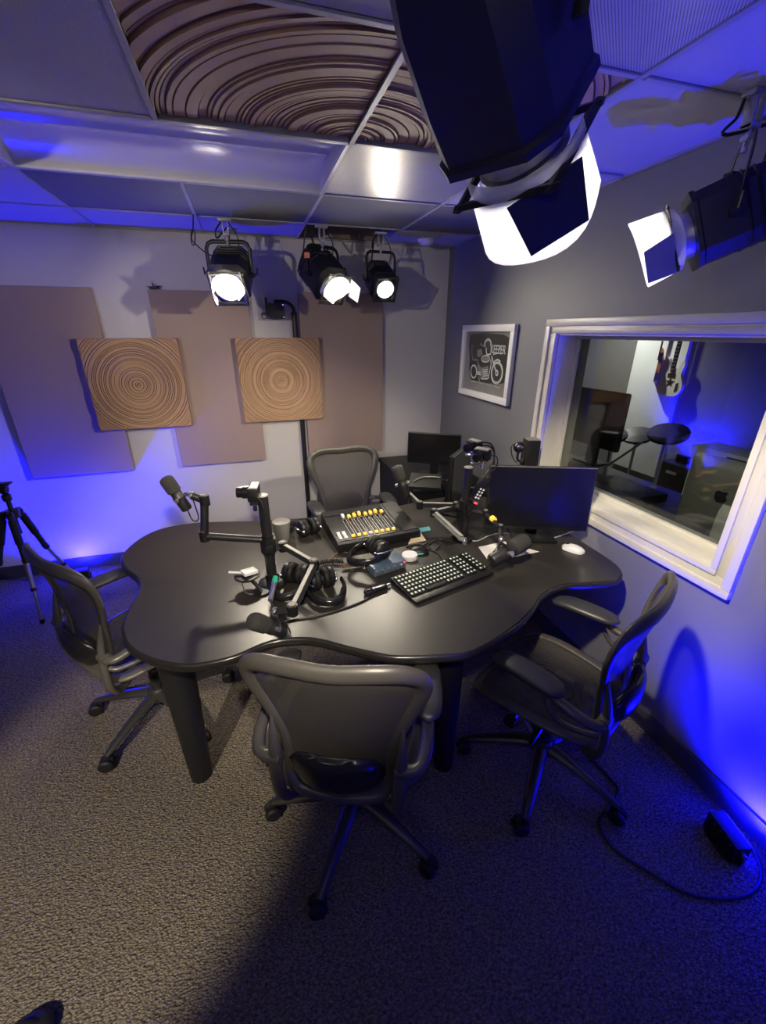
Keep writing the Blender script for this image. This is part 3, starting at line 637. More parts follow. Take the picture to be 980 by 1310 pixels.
prof = [(0.030, TZ-0.040), (0.006, TZ-0.034), (0.0, TZ-0.024), (0.001, TZ-0.008), (0.006, TZ-0.002), (0.012, TZ)]
b = MB(); b.loft([[q-off for q in inset(ring, sg*d, z)] for d, z in prof], caps=False); b.build('table_edge', M['table_edge'], tb, 60)
b = MB(); n = len(ring); b.add([q-off for q in inset(ring, sg*0.012, TZ)], [tuple(range(n))]); b.add([q-off for q in inset(ring, sg*0.030, TZ-0.040)], [tuple(range(n-1, -1, -1))]); b.build('table_top', M['table'], tb, 0)
def leg(top, bot):
    b = MB(); rings = []
    for k in range(6):
        u = k/5; c = V(top).lerp(V(bot), u)-off; r_ = 0.066-0.024*u
        rings.append([c+V((r_*math.cos(2*PI*i/20), r_*math.sin(2*PI*i/20), 0)) for i in range(20)])
    b.loft(rings); b.build('leg', M['table_leg'], tb, 50)
leg((-1.985, -2.06, 0.70), (-1.985, -2.085, 0.0)); leg((-0.985, -2.31, 0.70), (-0.985, -2.34, 0.0)); leg((-2.05, -1.22, 0.70), (-2.06, -1.2, 0.0)); leg((-0.35, -1.45, 0.70), (-0.33, -1.43, 0.0))
# ------------------------------------------------------------------ tripod
def tripod():
    foot = [atz(55, 797, 0), V((-3.40, -0.66, 0)), V((-2.965, -0.235, 0.0))]
    hub = aty(16, 656, -0.55)
    t = thing('camera_tripod', 'black camera tripod standing beside the blue-lit wall', 'tripod', (hub.x, hub.y, 0)); o = V((hub.x, hub.y, 0)); hub = hub-o
    for f in foot:
        f = f-o; d = (f-hub); k1, k2 = hub+d*0.42, hub+d*0.68; side = V((d.x, d.y, 0)).normalized()
        st = hub+side*0.045
        b = MB(); b.cyl(st, k1, 0.017, n=12); b.cyl(st, st+(k1-st)*0.06, 0.020, n=12); lg = b.build('leg', M['black_metal'], t)
        MB().cyl(st+(k1-st)*0.12, st+(k1-st)*0.62, 0.021, n=12).build('foam_grip', M['rubber'], lg)
        b = MB(); b.cyl(k1, k2, 0.0125, n=10); b.cyl(k2, f+V((0, 0, 0.02)), 0.0095, n=10); b.build('lower_section', M['silver'], lg)
        b = MB(); b.cyl(k1-d*0.02, k1+d*0.02, 0.020, n=10); b.cyl(k2-d*0.015, k2+d*0.015, 0.016, n=10); b.build('twist_lock', M['black'], lg)
        MB().lathe([(0.010, 0.0), (0.014, 0.006), (0.013, 0.03)], p0=f, axis=(0, 0, 1), n=10).build('rubber_foot', M['rubber'], lg)
    b = MB(); b.cyl(hub+V((0, 0, -0.03)), hub+V((0, 0, 0.02)), 0.035, n=16); b.cyl(hub+V((0, 0, -0.14)), hub+V((0, 0, 0.09)), 0.013, n=12)
    for f in foot: d = V((f.x-o.x, f.y-o.y, 0)).normalized(); b.box(hub+d*0.04, (0.03, 0.03, 0.035), bev=0.005)
    b.build('spider', M['black_metal'], t)
    b = MB(); b.lathe([(0.022, 0.08), (0.024, 0.09), (0.024, 0.115), (0.016, 0.12)], p0=hub, n=16); b.sphere(hub+V((0, 0, 0.14)), 0.023, 14, 10); b.box(hub+V((0, 0, 0.15)), (0.036, 0.05, 0.03), bev=0.006); b.cyl(hub+V((-0.03, 0, 0.14)), hub+V((-0.06, 0, 0.14)), 0.010, n=10)
    b.box(hub+V((0, 0, 0.175)), (0.055, 0.05, 0.012), bev=0.003); b.box(hub+V((0.01, 0, 0.187)), (0.075, 0.045, 0.010), bev=0.003); b.build('ball_head', M['black'], t)
tripod()
# ------------------------------------------------------------------ things on the table
def dep(x, y, d): return CAM+ray(x, y)*d
def depth_of(p): return (V(p)-CAM).dot(fw)
TT = TZ+0.001
def rot_about(d, ref=None):
    x, y, z = frame_from(d, ref); return Matrix((x, y, z)).transposed()      # columns: sideways, along, above
def microphone(label, front, rear, swivel, flip=1):
    front, rear, swivel = V(front), V(rear), V(swivel); o = (front+rear)/2; d = (front-rear); ln = d.length; d.normalize()
    t = thing('microphone', label, 'microphone', o, group='broadcast microphones on the table arms'); f, r = front-o, rear-o
    k = ln/0.19
    MB().lathe([(0.027*k, -0.084*k), (0.033*k, -0.080*k), (0.034*k, -0.06*k), (0.034*k, -0.022*k), (0.030*k, -0.008*k), (0.018*k, -0.001*k), (0.004*k, 0.0)], p0=f, axis=d, n=22).build('windscreen', M['foam'], t, 50)
    MB().lathe([(0.010*k, 0.0), (0.024*k, 0.002*k), (0.0265*k, 0.008*k), (0.0265*k, 0.060*k), (0.029*k, 0.062*k), (0.029*k, 0.080*k), (0.0265*k, 0.083*k), (0.0265*k, 0.108*k)], p0=r, axis=d, n=20).build('body', M['mic_body'], t, 40)
    c = r+d*(0.072*k); sw = swivel-o; x = (sw-c); x = x-d*x.dot(d)
    if x.length < 0.01: x = V((0, 0, 1)).cross(d)
    x.normalize(); s_ = d.cross(x)
    arc = [c+s_*(0.036*k*math.cos(a))+x*(0.04*k*math.sin(a)) for a in [PI*i/10 for i in range(11)]]
    yk = MB().tube(arc, 0.007*k, 8, ref=d, ry=0.003*k); yk.tube([c+x*0.04*k, sw], 0.006, 8); y_ = yk.build('yoke', M['black_metal'], t, 40)
    for q in (-1, 1): MB().cyl(c+s_*(q*0.028*k), c+s_*(q*0.044*k), 0.010*k, n=12).build('yoke_screw', M['silver'], y_, 40)
    lo = [r+d*0.004, r-d*0.03+V((0, 0, -0.02)), r-d*0.02+x*0.03+V((0, 0, -0.03)), c+x*0.045-d*0.02, sw]
    MB().tube(spline(lo, 6), 0.0025, 6).build('cable', M['cable'], t)
    return t
def boom(label, pts, r=0.015, plates=(), square=False, cat='microphone arm'):
    P = [V(q) for q in pts]; o = V((P[0].x, P[0].y, P[0].z)); t = thing('articulated_boom', label, cat, o, group='jointed microphone arms on the table')
    for i in range(len(P)-1):
        a, c = P[i]-o, P[i+1]-o; d = (c-a).normalized(); b = MB()
        if square: b.tube([a, c], r*1.15, 4, ref=(0, 0, 1), ry=r*1.0)
        else: b.cyl(a, c, r, n=14)
        seg = b.build('arm_segment', M['black_metal'], t, 30)
        if i in plates:
            b = MB(); m_ = (a+c)/2; Rm = rot_about(d); b.box(m_+Rm @ V((0, 0, r*0.95)), (r*1.05, (c-a).length*0.86, 0.004), R=Rm, bev=0.001, seg=1); b.build('cover_plate', M['arm_plate'], seg, 0)
    for q in P[1:-1]:
        b = MB(); b.cyl(q-o+V((0, 0, -r*1.3)), q-o+V((0, 0, r*1.35)), r*1.25, n=14); b.build('joint', M['black'], t, 40)
        b = MB(); b.cyl(q-o+V((0, 0, r*1.35)), q-o+V((0, 0, r*1.6)), r*0.8, n=12); b.build('joint_cap', M['grey_plastic'], t, 40)
    b = MB(); b.sphere(P[-1]-o, r*0.9, 12, 8); b.cyl(P[-1]-o+V((0, 0, -r)), P[-1]-o+V((0, 0, r)), r*0.6, n=10); b.build('swivel', M['silver'], t, 40)
    b = MB(); b.cyl(V((0, 0, -0.025)), V((0, 0, 0.025)), r*1.6, n=14); b.build('pivot_collar', M['black'], t, 40)
    return t
def pole(label, xy, ztop, r=0.021, disc=True):
    t = thing('equipment_pole', label, 'pole', (xy[0], xy[1], TT), group='black equipment poles clamped on the table'); h = ztop-TT
    MB().cyl((0, 0, 0.005), (0, 0, h), r, n=20).build('pole_tube', M['black_metal'], t, 40)
    MB().lathe([(0.060, 0.0), (0.060, 0.008), (0.050, 0.014), (r*1.3, 0.018), (r*1.3, 0.05)], n=24).build('base_flange', M['black'], t, 40)
    MB().lathe([(r*1.05, h), (r*1.05, h+0.004), (r*0.6, h+0.006)], n=20).build('top_cap', M['arm_plate'] if disc else M['black'], t, 40)
    b = MB(); b.lathe([(r*1.5, 0.155), (r*1.5, 0.215)], n=18); b.box((0, -r*1.7, 0.185), (0.03, 0.03, 0.03), bev=0.004); b.build('clamp_collar', M['black'], t, 40)
    return t
def compact_camera(label, c, look, s=1.0):
    c = V(c); t = thing('compact_camera', label, 'camera', c, group='small cameras on the table poles'); Rm = rot_about(look)
    def B(p): return Rm @ (V(p)*s)
    bd = MB().box((0, 0, 0), (0.10*s, 0.045*s, 0.062*s), R=Rm, bev=0.006*s).build('body', M['black'], t, 40)
    MB().box(B((0, -0.004, 0.033)), (0.086*s, 0.036*s, 0.006*s), R=Rm, bev=0.002).build('top_plate', M['arm_plate'], bd, 0)
    b = MB(); b.lathe([(0.029*s, 0.02*s), (0.029*s, 0.05*s), (0.025*s, 0.052*s), (0.025*s, 0.075*s), (0.020*s, 0.077*s), (0.018*s, 0.070*s)], axis=Rm @ V((0, 1, 0)), n=20); b.build('lens', M['black_gloss'], t, 40)
    b = MB(); b.box(B((0, 0, -0.045)), (0.04*s, 0.04*s, 0.03*s), R=Rm, bev=0.004); b.cyl(B((0, 0, -0.05)), B((0, 0, -0.09)), 0.010*s, n=12); b.cyl(B((0.02, 0, -0.07)), B((0.06, 0, -0.075)), 0.006*s, n=10); b.sphere(B((0.065, 0, -0.076)), 0.012*s, 10, 8); b.build('mount_bracket', M['chrome'], t, 40)
    MB().tube(spline([B((-0.05, -0.01, 0)), B((-0.075, -0.04, -0.02)), B((-0.07, -0.05, -0.09)), B((-0.02, -0.03, -0.14))], 6), 0.0035*s, 6).build('cable', M['cable'], t)
    return t
def monitor(label, a, c, z0, z1, tilt=0.0, stand=True, chin=0.014, name='computer_monitor'):
    # a, c: left and right lower corners (x, y) as seen from the screen side
    a, c = V((*a, 0)), V((*c, 0)); m_ = (a+c)/2; d = (c-a); wd = d.length; d.normalize(); n_ = V((d.y, -d.x, 0))
    t = thing(name, label, 'monitor', (m_.x, m_.y, TT), math.atan2(d.y, d.x)); h = z1-z0; zb = z0-TT
    Rm = Matrix.Rotation(-tilt, 3, 'X')
    def B(x, y, z): return Rm @ V((x, y, z))+V((0, 0, zb))
    sh = MB().box(B(0, 0.012, h/2), (wd, 0.024, h), R=Rm, bev=0.003).build('housing', M['black'], t, 40)
    MB().box(B(0, -0.0015, h/2+chin/2-0.002), (wd-0.014, 0.003, h-chin-0.010), R=Rm).build('screen', M['screen'], sh, 0)
    MB().box(B(0, -0.0012, h-0.0015), (wd-0.002, 0.003, 0.003), R=Rm).build('bezel_edge', M['grey_plastic'], sh, 0)
    MB().box(B(0, 0.032, h*0.45), (wd*0.45, 0.03, h*0.5), R=Rm, bev=0.01).build('rear_shell', M['black'], sh, 40)
    if stand:
        b = MB(); b.box((0, 0.075, (zb+h*0.4)/2), (0.06, 0.016, zb+h*0.4), bev=0.004); b.box((0, 0.055, zb+h*0.4), (0.07, 0.03, 0.05), bev=0.004); b.build('stand_neck', M['black'], t, 40)
        MB().box((0, 0.05, 0.006), (0.22, 0.17, 0.012), bev=0.004).build('stand_foot', M['black'], t, 40)
    return t
# left pole with its camera, arms and microphones
PL = V((-1.602, -1.85, 0)); pole('black pole carrying a camera, between the two folded microphone arms', PL.xy, aty(338, 634, -1.85).z)
zt = aty(338, 634, -1.85).z
compact_camera('small camera on top of the pole beside the white-plated arm', aty(325, 631, -1.85)+V((0, 0, 0.004)), (-0.95, 0.15, 0.05), 0.85)
YA = -1.83
A = aty(323.7, 690.6, YA); B_ = aty(261.6, 685.7, YA+0.02); C_ = aty(261.6, 640, YA+0.04); E_ = aty(246, 634, YA+0.05)
boom('black jointed arm reaching sideways to the raised microphone over the left lobe', [V((PL.x, PL.y, A.z)), B_, C_, E_], 0.0155)
microphone('black broadcast microphone raised toward the blue-lit wall', aty(210.5, 610.5, YA+0.06), aty(240, 652, YA+0.06), E_)
zz = 0.90
A = V((PL.x, PL.y, zz)); Bq = atz(362, 699, zz); Cq = atz(402, 722, zz); Dq = atz(374, 780, zz-0.035); Eq = atz(352, 783, zz-0.05)
boom('black folding arm with white plates, reaching to the microphone at the table front', [A, Bq, Cq, Dq, Eq], 0.0150, plates=(1, 2), square=True)
dm = depth_of(atz(336, 797, 0.83))
microphone('black broadcast microphone with a wide windscreen at the curved table front', dep(321, 793, dm-0.07), dep(362, 808, dm+0.06), Eq)
b = MB(); p = atz(351, 746, 0.86); q = atz(346, 768, 0.84)
t = thing('cable_connector', 'silver cable connector with green tape above the front microphone', 'connector', p); b.cyl((0, 0, 0), q-p, 0.010, n=12); b.build('connector_body', M['silver'], t)
MB().cyl((0, 0, 0), (p-q)*0.35, 0.011, n=12).build('green_tape', M['green'], t)
MB().tube(spline([(q-p), (q-p)+V((0.01, -0.02, -0.03)), (q-p)+V((0.015, -0.035, -0.05))], 5), 0.004, 6).build('cable', M['cable'], t)
# round cradle with a small white device
p = atz(316, 735, 0.80); t = thing('device_cradle', 'black round cradle holding a small white device beside the pole', 'device holder', (p.x, p.y, TT)); h = p.z-TT
MB().lathe([(0.045, h-0.012), (0.052, h-0.006), (0.052, h), (0.044, h+0.002)], n=24).build('cradle_dish', M['black'], t, 40)
b = MB(); b.tube([(0, 0, h-0.01), (0.03, -0.03, 0.03), (0.05, -0.05, 0.004)], 0.008, 8); b.cyl((0.05, -0.05, 0), (0.05, -0.05, 0.008), 0.035, n=18); b.build('cradle_foot', M['black'], t, 40)
Rm = Euler((0, 0.12, 0.5)).to_matrix()
d_ = MB().box((0.01, 0, h+0.012), (0.06, 0.042, 0.016), R=Rm, bev=0.003).build('white_device', M['white'], t, 40); MB().cyl((-0.02, 0.0, h+0.012), (-0.07, 0.012, h+0.016), 0.005, n=8).build('device_stem', M['white'], d_, 40)
MB().tube(spline([(-0.02, -0.02, h), (-0.02, -0.04, 0.03), (0.0, -0.06, 0.006), (0.05, -0.055, 0.006)], 6), 0.003, 6).build('cable', M['cable'], t)
# right pole cluster
PR = V((-0.625, -1.70, 0)); pole('black pole with a pale cap in front of the narrow monitor', PR.xy, aty(602, 598, -1.70).z)
zr = aty(602, 598, -1.70).z
compact_camera('small camera topmost in the cluster on the pale-capped pole', aty(607, 570, -1.62), (-0.9, -0.3, -0.1), 0.8)
compact_camera('small camera beside the looped black cables on the pale-capped pole', aty(617, 581, -1.72), (-0.8, -0.5, -0.15), 0.8)
for k, (off_, rr_) in enumerate((((0, 0), 0.004), ((5, 6), 0.0035))):
    pts = [(612, 566), (626, 567), (632, 576), (631, 592), (622, 606), (615, 618), (610, 628)]
    tag(MB().tube(spline([aty(x+off_[0]*0.6-3*k, y+off_[1]*0.6, -1.68+0.02*k) for x, y in pts], 6), rr_, 6).build('camera_cable', M['cable']), ('thicker black cable looping widest from the cameras on the pale-capped pole', 'thinner black cable looping inside the thicker one on the pale-capped pole')[k], 'cable', 'camera cables')
c = aty(614, 625, -1.74); t = thing('wireless_receiver', 'black receiver with rows of small pale buttons on the pale-capped pole', 'receiver', c); Rm = Euler((0.15, 0.45, 0.2)).to_matrix()
bd = MB().box((0, 0, 0), (0.05, 0.03, 0.12), R=Rm, bev=0.004).build('body', M['black'], t, 40)
b = MB()
for i in range(2):
    for j in range(4): b.box(Rm @ V((-0.010+0.02*i, -0.0165, -0.045+0.016*j)), (0.009, 0.004, 0.009), R=Rm)
b.build('button_pad', M['white'], bd, 0)
MB().box(Rm @ V((0.01, -0.0165, -0.072)), (0.02, 0.006, 0.008), R=Rm).build('red_light', M['red_led'], bd, 0)
MB().cyl((0, 0, 0), V((PR.x, PR.y, c.z))-c, 0.008, n=8).build('mount_arm', M['black'], t, 40)
zz = 0.875
boom('black arm with white plates reaching back to the microphone behind the mixer', [V((PR.x, PR.y, zz+0.03)), atz(583, 647, zz), atz(537, 646, zz), atz(522, 631, zz)], 0.0145, plates=(1, 2), square=True)
e2 = atz(522, 631, zz)
microphone('black broadcast microphone standing up behind the mixer', aty(507, 596, e2.y-0.02), aty(520, 633, e2.y-0.03), e2)
zz = 0.86; mR = depth_of(atz(651, 704, 0.825)); sw = dep(641, 690, mR-0.02)
boom('black arm with white plates folded toward the keyboard', [V((PR.x, PR.y, zz)), atz(599, 646, zz), atz(555, 656, zz), atz(594, 692, zz-0.02)], 0.0150, plates=(1, 2), square=True)
t = boom('short black angled arm with a yellow tag, holding the microphone beside the paper', [V((PR.x+0.01, PR.y-0.02, 0.90)), atz(621, 657, 0.90), atz(640, 676, 0.875), sw], 0.013)
p = atz(628, 662, 0.90)-t.location; MB().lathe([(0.0145, 0.0), (0.0145, 0.022)], p0=p+V((0.002, -0.005, 0.0)), axis=(atz(640, 676, 0.875)-atz(621, 657, 0.90)), n=14).build('yellow_tag', M['yellow'], t, 40)
microphone('black broadcast microphone lying low beside the paper and keyboard', dep(675, 690, mR+0.03), dep(628, 718, mR-0.04), sw)
# monitors and speaker
monitor('wide black computer monitor next to the white mouse, below the window', (-0.522, -1.732), (-0.050, -1.925), 0.795, 1.125, 0.05)
A = aty(580, 585, -1.49); monitor('narrow black computer monitor turned edge-on behind the pale-capped pole', (A.x, A.y), (-0.36, -1.235), 0.80, A.z, 0.0)
t = thing('desk_speaker', 'slim black speaker standing behind the wide monitor', 'speaker', (-0.135, -1.50, TT)); h = aty(683, 561, -1.5).z-TT
MB().box((0, 0, h/2), (0.075, 0.09, h), R=rotz(-0.3), bev=0.008).build('cabinet', M['black'], t, 40)
for fz in (0.75, 0.45): MB().cyl(rotz(-0.3) @ V((0, -0.046, h*fz)), rotz(-0.3) @ V((0, -0.050, h*fz)), 0.029, n=18).build('driver_cone', M['rubber'], t, 40)
MB().box((0, 0, h-0.002), (0.07, 0.085, 0.006), R=rotz(-0.3), bev=0.002).build('top_cap', M['grey_plastic'], t, 0)
c = aty(664, 572, -1.52); t = thing('webcam', 'round webcam on a jointed stalk beside the slim speaker', 'webcam', (c.x, c.y, TT)); h = c.z-TT
b = MB(); b.sphere((0, 0, h), 0.030, 14, 10); b.build('camera_ball', M['black'], t); b = MB(); b.lathe([(0.018, 0.02), (0.018, 0.034), (0.012, 0.036)], p0=(0, 0, h), axis=(-0.4, -0.9, 0), n=16); b.build('lens', M['chrome'], t, 40)
b = MB(); b.tube(spline([(0, 0, h-0.025), (0.0, 0.0, h-0.07), (0.03, 0.0, h-0.085), (0.045, 0.01, h-0.10), (0.03, 0.01, 0.01)], 5), 0.007, 8); b.sphere((0.03, 0, h-0.085), 0.013, 10, 8); b.cyl((0.03, 0.01, 0), (0.03, 0.01, 0.01), 0.04, n=18); b.build('stalk', M['black_metal'], t, 40)
MB().tube(spline([(-0.02, 0.01, h+0.02), (-0.042, 0.01, h), (-0.03, 0.01, h-0.05), (0.0, 0.01, h-0.09)], 6), 0.003, 6).build('cable', M['cable'], t)
# mixer
mx = V((-1.075, -1.49, TT)); t = thing('audio_mixer', 'black audio mixer with rows of yellow-lit faders', 'audio mixer', mx, R_(4.5)); mw, md = 0.44, 0.345
sl = 0.035
def mz(y): return 0.050+sl*(y+md/2)/md
b = MB(); fr = [(-md/2, 0.0), (-md/2-0.004, 0.02), (-md/2, 0.046), (-md/2+0.012, mz(-md/2+0.012)), (md/2-0.01, mz(md/2-0.01)), (md/2, mz(md/2)-0.01), (md/2, 0.0)]
b.prism(fr, -mw/2, mw/2, Matrix(((0, 0, 1, 0), (1, 0, 0, 0), (0, 1, 0, 0), (0, 0, 0, 1)))); b.build('chassis', M['black'], t, 30)
Rt = Matrix.Rotation(math.atan2(sl, md), 3, 'X')
MB().box((-0.05, -0.03, mz(-0.03)+0.002), (0.335, 0.25, 0.003), R=Rt, bev=0.001, seg=1).build('fader_panel', M['black_gloss'], t, 0)
MB().box((0.172, 0.0, mz(0)+0.002), (0.080, 0.31, 0.004), R=Rt, bev=0.001, seg=1).build('blank_panel', M['black_metal'], t, 0)
MB().box((-0.05, 0.130, mz(0.130)+0.002), (0.335, 0.055, 0.003), R=Rt).build('display', M['screen'], t, 0)
for k in range(9):
    x = -0.125+0.031*k if k < 8 else -0.170
    if k < 8:
        fp = MB(); fp.box((x, -0.03, mz(-0.03)+0.0045), (0.004, 0.20, 0.002), R=Rt); fd = fp.build('fader_slot', M['rubber'], t, 0)
        for dx in (-0.009, 0.009): MB().box((x+dx, -0.03, mz(-0.03)+0.0042), (0.002, 0.16, 0.001), R=Rt).build('scale_line', M['arm_plate'], fd, 0)
        yk_ = 0.07-0.008*((k*5) % 3); MB().box((x, yk_, mz(yk_)+0.012), (0.015, 0.026, 0.016), R=Rt, bev=0.003).build('fader_knob', M['yellow'] if k else M['white'], t, 40)
        MB().box((x, 0.035, mz(0.035)+0.009), (0.012, 0.016, 0.010), R=Rt, bev=0.002).build('fader_cap', M['black'], t, 40)
        MB().box((x-0.004, -0.128, mz(-0.128)+0.008), (0.017, 0.015, 0.010), R=Rt, bev=0.002).build('channel_button', M['white'] if k == 3 else M['yellow'], t, 40)
for i in range(2):
    for j in range(3): MB().box((-0.195+0.028*i, -0.13+0.022*j, mz(-0.13+0.022*j)+0.007), (0.016, 0.014, 0.010), R=Rt, bev=0.002).build('channel_button', M['white'], t, 40)
# keyboard
kc = (V((-1.086, -2.152, 0))+V((-0.682, -2.045, 0))+V((-1.10, -1.99, 0))+V((-0.709, -1.887, 0)))/4
t = thing('keyboard', 'black backlit keyboard with a palm rest', 'keyboard', (kc.x, kc.y, TT), R_(15)); kw, kd = 0.425, 0.150
MB().prism([(-kd/2, 0.0), (-kd/2, 0.012), (kd/2, 0.028), (kd/2, 0.0)], -kw/2, kw/2, Matrix(((0, 0, 1, 0), (1, 0, 0, 0), (0, 1, 0, 0), (0, 0, 0, 1)))).build('key_deck', M['black'], t, 0)
MB().box((0, -kd/2-0.018, 0.007), (kw, 0.036, 0.013), bev=0.004).build('palm_rest', M['black'], t, 40)
Rk = Matrix.Rotation(math.atan2(0.016, kd), 3, 'X'); b = MB(); b2 = MB()
for j in range(6):
    n = 22
    for i in range(n):
        x = -kw/2+0.014+(kw-0.028)*i/(n-1); y = -kd/2+0.014+0.0235*j
        if (i in (15, 19)) or (j == 0 and 4 <= i <= 9): continue
        z = 0.012+0.016*(y+kd/2)/kd
        b.box((x, y, z+0.004), (0.0145, 0.0165, 0.008), R=Rk); b2.box((x, y+0.001, z+0.0084), (0.0085, 0.0085, 0.0008), R=Rk)
b.box((-kw/2+0.014+(kw-0.028)*6.5/21, -kd/2+0.014, 0.018), (0.105, 0.0165, 0.008), R=Rk)
ks = b.build('keycaps', M['keycap'], t, 0); b2.build('key_legends', M['keytop'], ks, 0)
# mice, papers, small things
def mouse(label, p, rz, m, glow=None):
    t = thing('computer_mouse', label, 'computer mouse', (p.x, p.y, TT), rz); b = MB(); rings = []
    for i in range(13):
        u = i/12; wv = 0.029*(max(0.0, 1-abs(2*u-1)**3.2)**0.5)+0.001; hv = 0.030*(math.sin(PI*min(1, 0.12+0.8*u))**0.8)+0.002; y = -0.055+0.11*u
        rings.append([V((wv*math.cos(a), y, max(0.0, hv*math.sin(a)))) for a in [2*PI*j/16 for j in range(16)]])
    b.loft(rings); b.build('shell', m, t, 60)
    MB().box((0, 0.03, 0.026), (0.006, 0.018, 0.006), bev=0.002).build('scroll_wheel', M['rubber'], t, 40)
    if glow: MB().tube([(0.030*math.cos(a), -0.05*math.sin(a), 0.008) for a in [PI*i/10 for i in range(11)]], 0.002, 6).build('light_strip', glow, t, 40)
    return t
mouse('slim white mouse at the table edge below the window', atz(733, 704, TT), R_(32), M['white'])
mouse('dark mouse with a green light strip behind the keyboard', atz(534, 707, TT), R_(75), M['black'], M['green_glow'])
def sheet_(name, label, cat, corners, m, z=0.0, fold=0.0, group=None):
    P = [atz(x, y, TT) for x, y in corners]; o = sum(P, V())/len(P); t = MB(); n = len(P)
    t.add([V((p.x-o.x, p.y-o.y, z+0.0012+(fold if i == 0 else 0))) for i, p in enumerate(P)]+[V((p.x-o.x, p.y-o.y, z+(fold if i == 0 else 0))) for i, p in enumerate(P)], [tuple(range(n)), tuple(range(2*n-1, n-1, -1))]+[(i, n+i, n+(i+1) % n, (i+1) % n) for i in range(n)])
    return tag(t.build(name, m, None, 0, loc=o), label, cat, group)
pm = mat('printed_paper', (0.62, 0.61, 0.58), 0.8, var=0.25, nscale=90, stretch=(1, 6, 1))
sheet_('paper_sheet', 'white printed sheet of paper under the low microphone', 'paper', [(612, 700), (645, 693), (690, 706), (626, 719)], pm)
sheet_('folded_card', 'cream folded card standing beside the mixer corner', 'card', [(533, 680), (545, 692), (522, 697)], M['note_yellow'], 0.002, 0.03)
sheet_('sticky_note', 'teal sticky note beside the mixer', 'note', [(533, 677), (549, 674), (551, 679), (536, 682)], M['note_blue'], 0.002)
c = atz(524, 714, TT); t = thing('round_puck', 'white round puck beside the keyboard and headphones', 'puck', c); MB().lathe([(0.036, 0.0), (0.038, 0.003), (0.038, 0.020), (0.035, 0.023)], n=28).build('body', M['white'], t, 40); MB().lathe([(0.030, 0.0228), (0.030, 0.0240)], n=28).build('lid', M['paper'], t, 40)
c = atz(493, 727, TT); t = thing('audio_interface', 'small blue audio box with a row of pale knobs under the headphones', 'audio interface', (c.x, c.y, TT), R_(14))
MB().box((0, 0, 0.022), (0.165, 0.09, 0.040), bev=0.004).build('case', M['blue_panel'], t, 40)
for k in range(5): MB().cyl((-0.065+0.030*k, -0.045, 0.024), (-0.065+0.030*k, -0.057, 0.024), 0.009, n=14).build('knob', M['silver'], t, 40)
MB().box((0.074, -0.046, 0.034), (0.008, 0.004, 0.008)).build('red_light', M['red_led'], t, 0)
# headphones
def headphones(label, p, rz, tilt=0.0, src=None):
    if src is not None:
        t = copy_tree(src); t.location = p; t.rotation_euler = (tilt, 0, rz); t['label'] = label; return t
    t = thing('headphones', label, 'headphones', p, rz, 'black studio headphones on the table'); t.rotation_euler = (tilt, 0, rz)
    for s in (-1, 1):
        cu = MB().lathe([(0.012, 0.060), (0.034, 0.057), (0.043, 0.048), (0.044, 0.034), (0.040, 0.030)], p0=(0, 0, 0.046), axis=(s, 0, 0), n=22).build('ear_cup', M['black'], t, 40)
        b = MB(); b.tube([(s*0.020, 0.033*math.cos(a), 0.046+0.033*math.sin(a)) for a in [2*PI*i/20 for i in range(20)]], 0.0125, 8, closed=True, ref=(1, 0, 0), ry=0.0145); b.build('ear_cushion', M['rubber'], cu, 60)
        b = MB(); b.tube(spline([(s*0.050, 0.040, 0.046), (s*0.066, 0.0, 0.052), (s*0.050, -0.042, 0.046)], 5), 0.005, 8); b.cyl((s*0.046, 0.040, 0.046), (s*0.054, 0.040, 0.046), 0.008, n=12); b.cyl((s*0.046, -0.042, 0.046), (s*0.054, -0.042, 0.046), 0.008, n=12); b.build('cup_yoke', M['chrome'], t, 50)
    arc = [V((0.078*math.cos(a), -0.035-0.115*math.sin(a), 0.040-0.022*math.sin(a))) for a in [PI*i/18 for i in range(19)]]
    b = MB(); b.tube(arc, 0.008, 8, ref=(0, 0, 1), ry=0.015); b.build('headband', M['black_gloss'], t, 60)
    arc2 = [V((0.071*math.cos(a), -0.035-0.105*math.sin(a), 0.040-0.020*math.sin(a))) for a in [PI*(0.2+0.6*i/12) for i in range(13)]]
    MB().tube(arc2, 0.009, 8, ref=(0, 0, 1), ry=0.017).build('band_padding', M['rubber'], t, 60)
    return t
p = atz(411, 752, TT); hp = headphones('black headphones with chrome yokes beside the white-plated folding arm', (p.x, p.y, TT), R_(12))
p = atz(381, 745, TT); headphones('black headphones tucked behind the front microphone arm', (p.x, p.y, TT), R_(-35), src=hp)
p = atz(395, 684, TT); headphones('black headphones lying beside the grey cup', (p.x, p.y, TT), R_(200), src=hp)
p = atz(484, 721, TT); headphones('black headphones resting on the blue audio box', (p.x, p.y, TT+0.040), R_(-75), tilt=0.0, src=hp)
# grey cup
c = atz(362, 690, TT); t = thing('cup', 'grey tapered cup behind the pole', 'cup', c); MB().lathe([(0.030, 0.0), (0.033, 0.003), (0.044, 0.10), (0.041, 0.10), (0.031, 0.008)], n=24).build('cup_wall', M['grey_plastic'], t, 40); MB().lathe([(0.046, 0.098), (0.046, 0.104), (0.040, 0.106)], n=24).build('lid', M['grey_plastic'], t, 40)
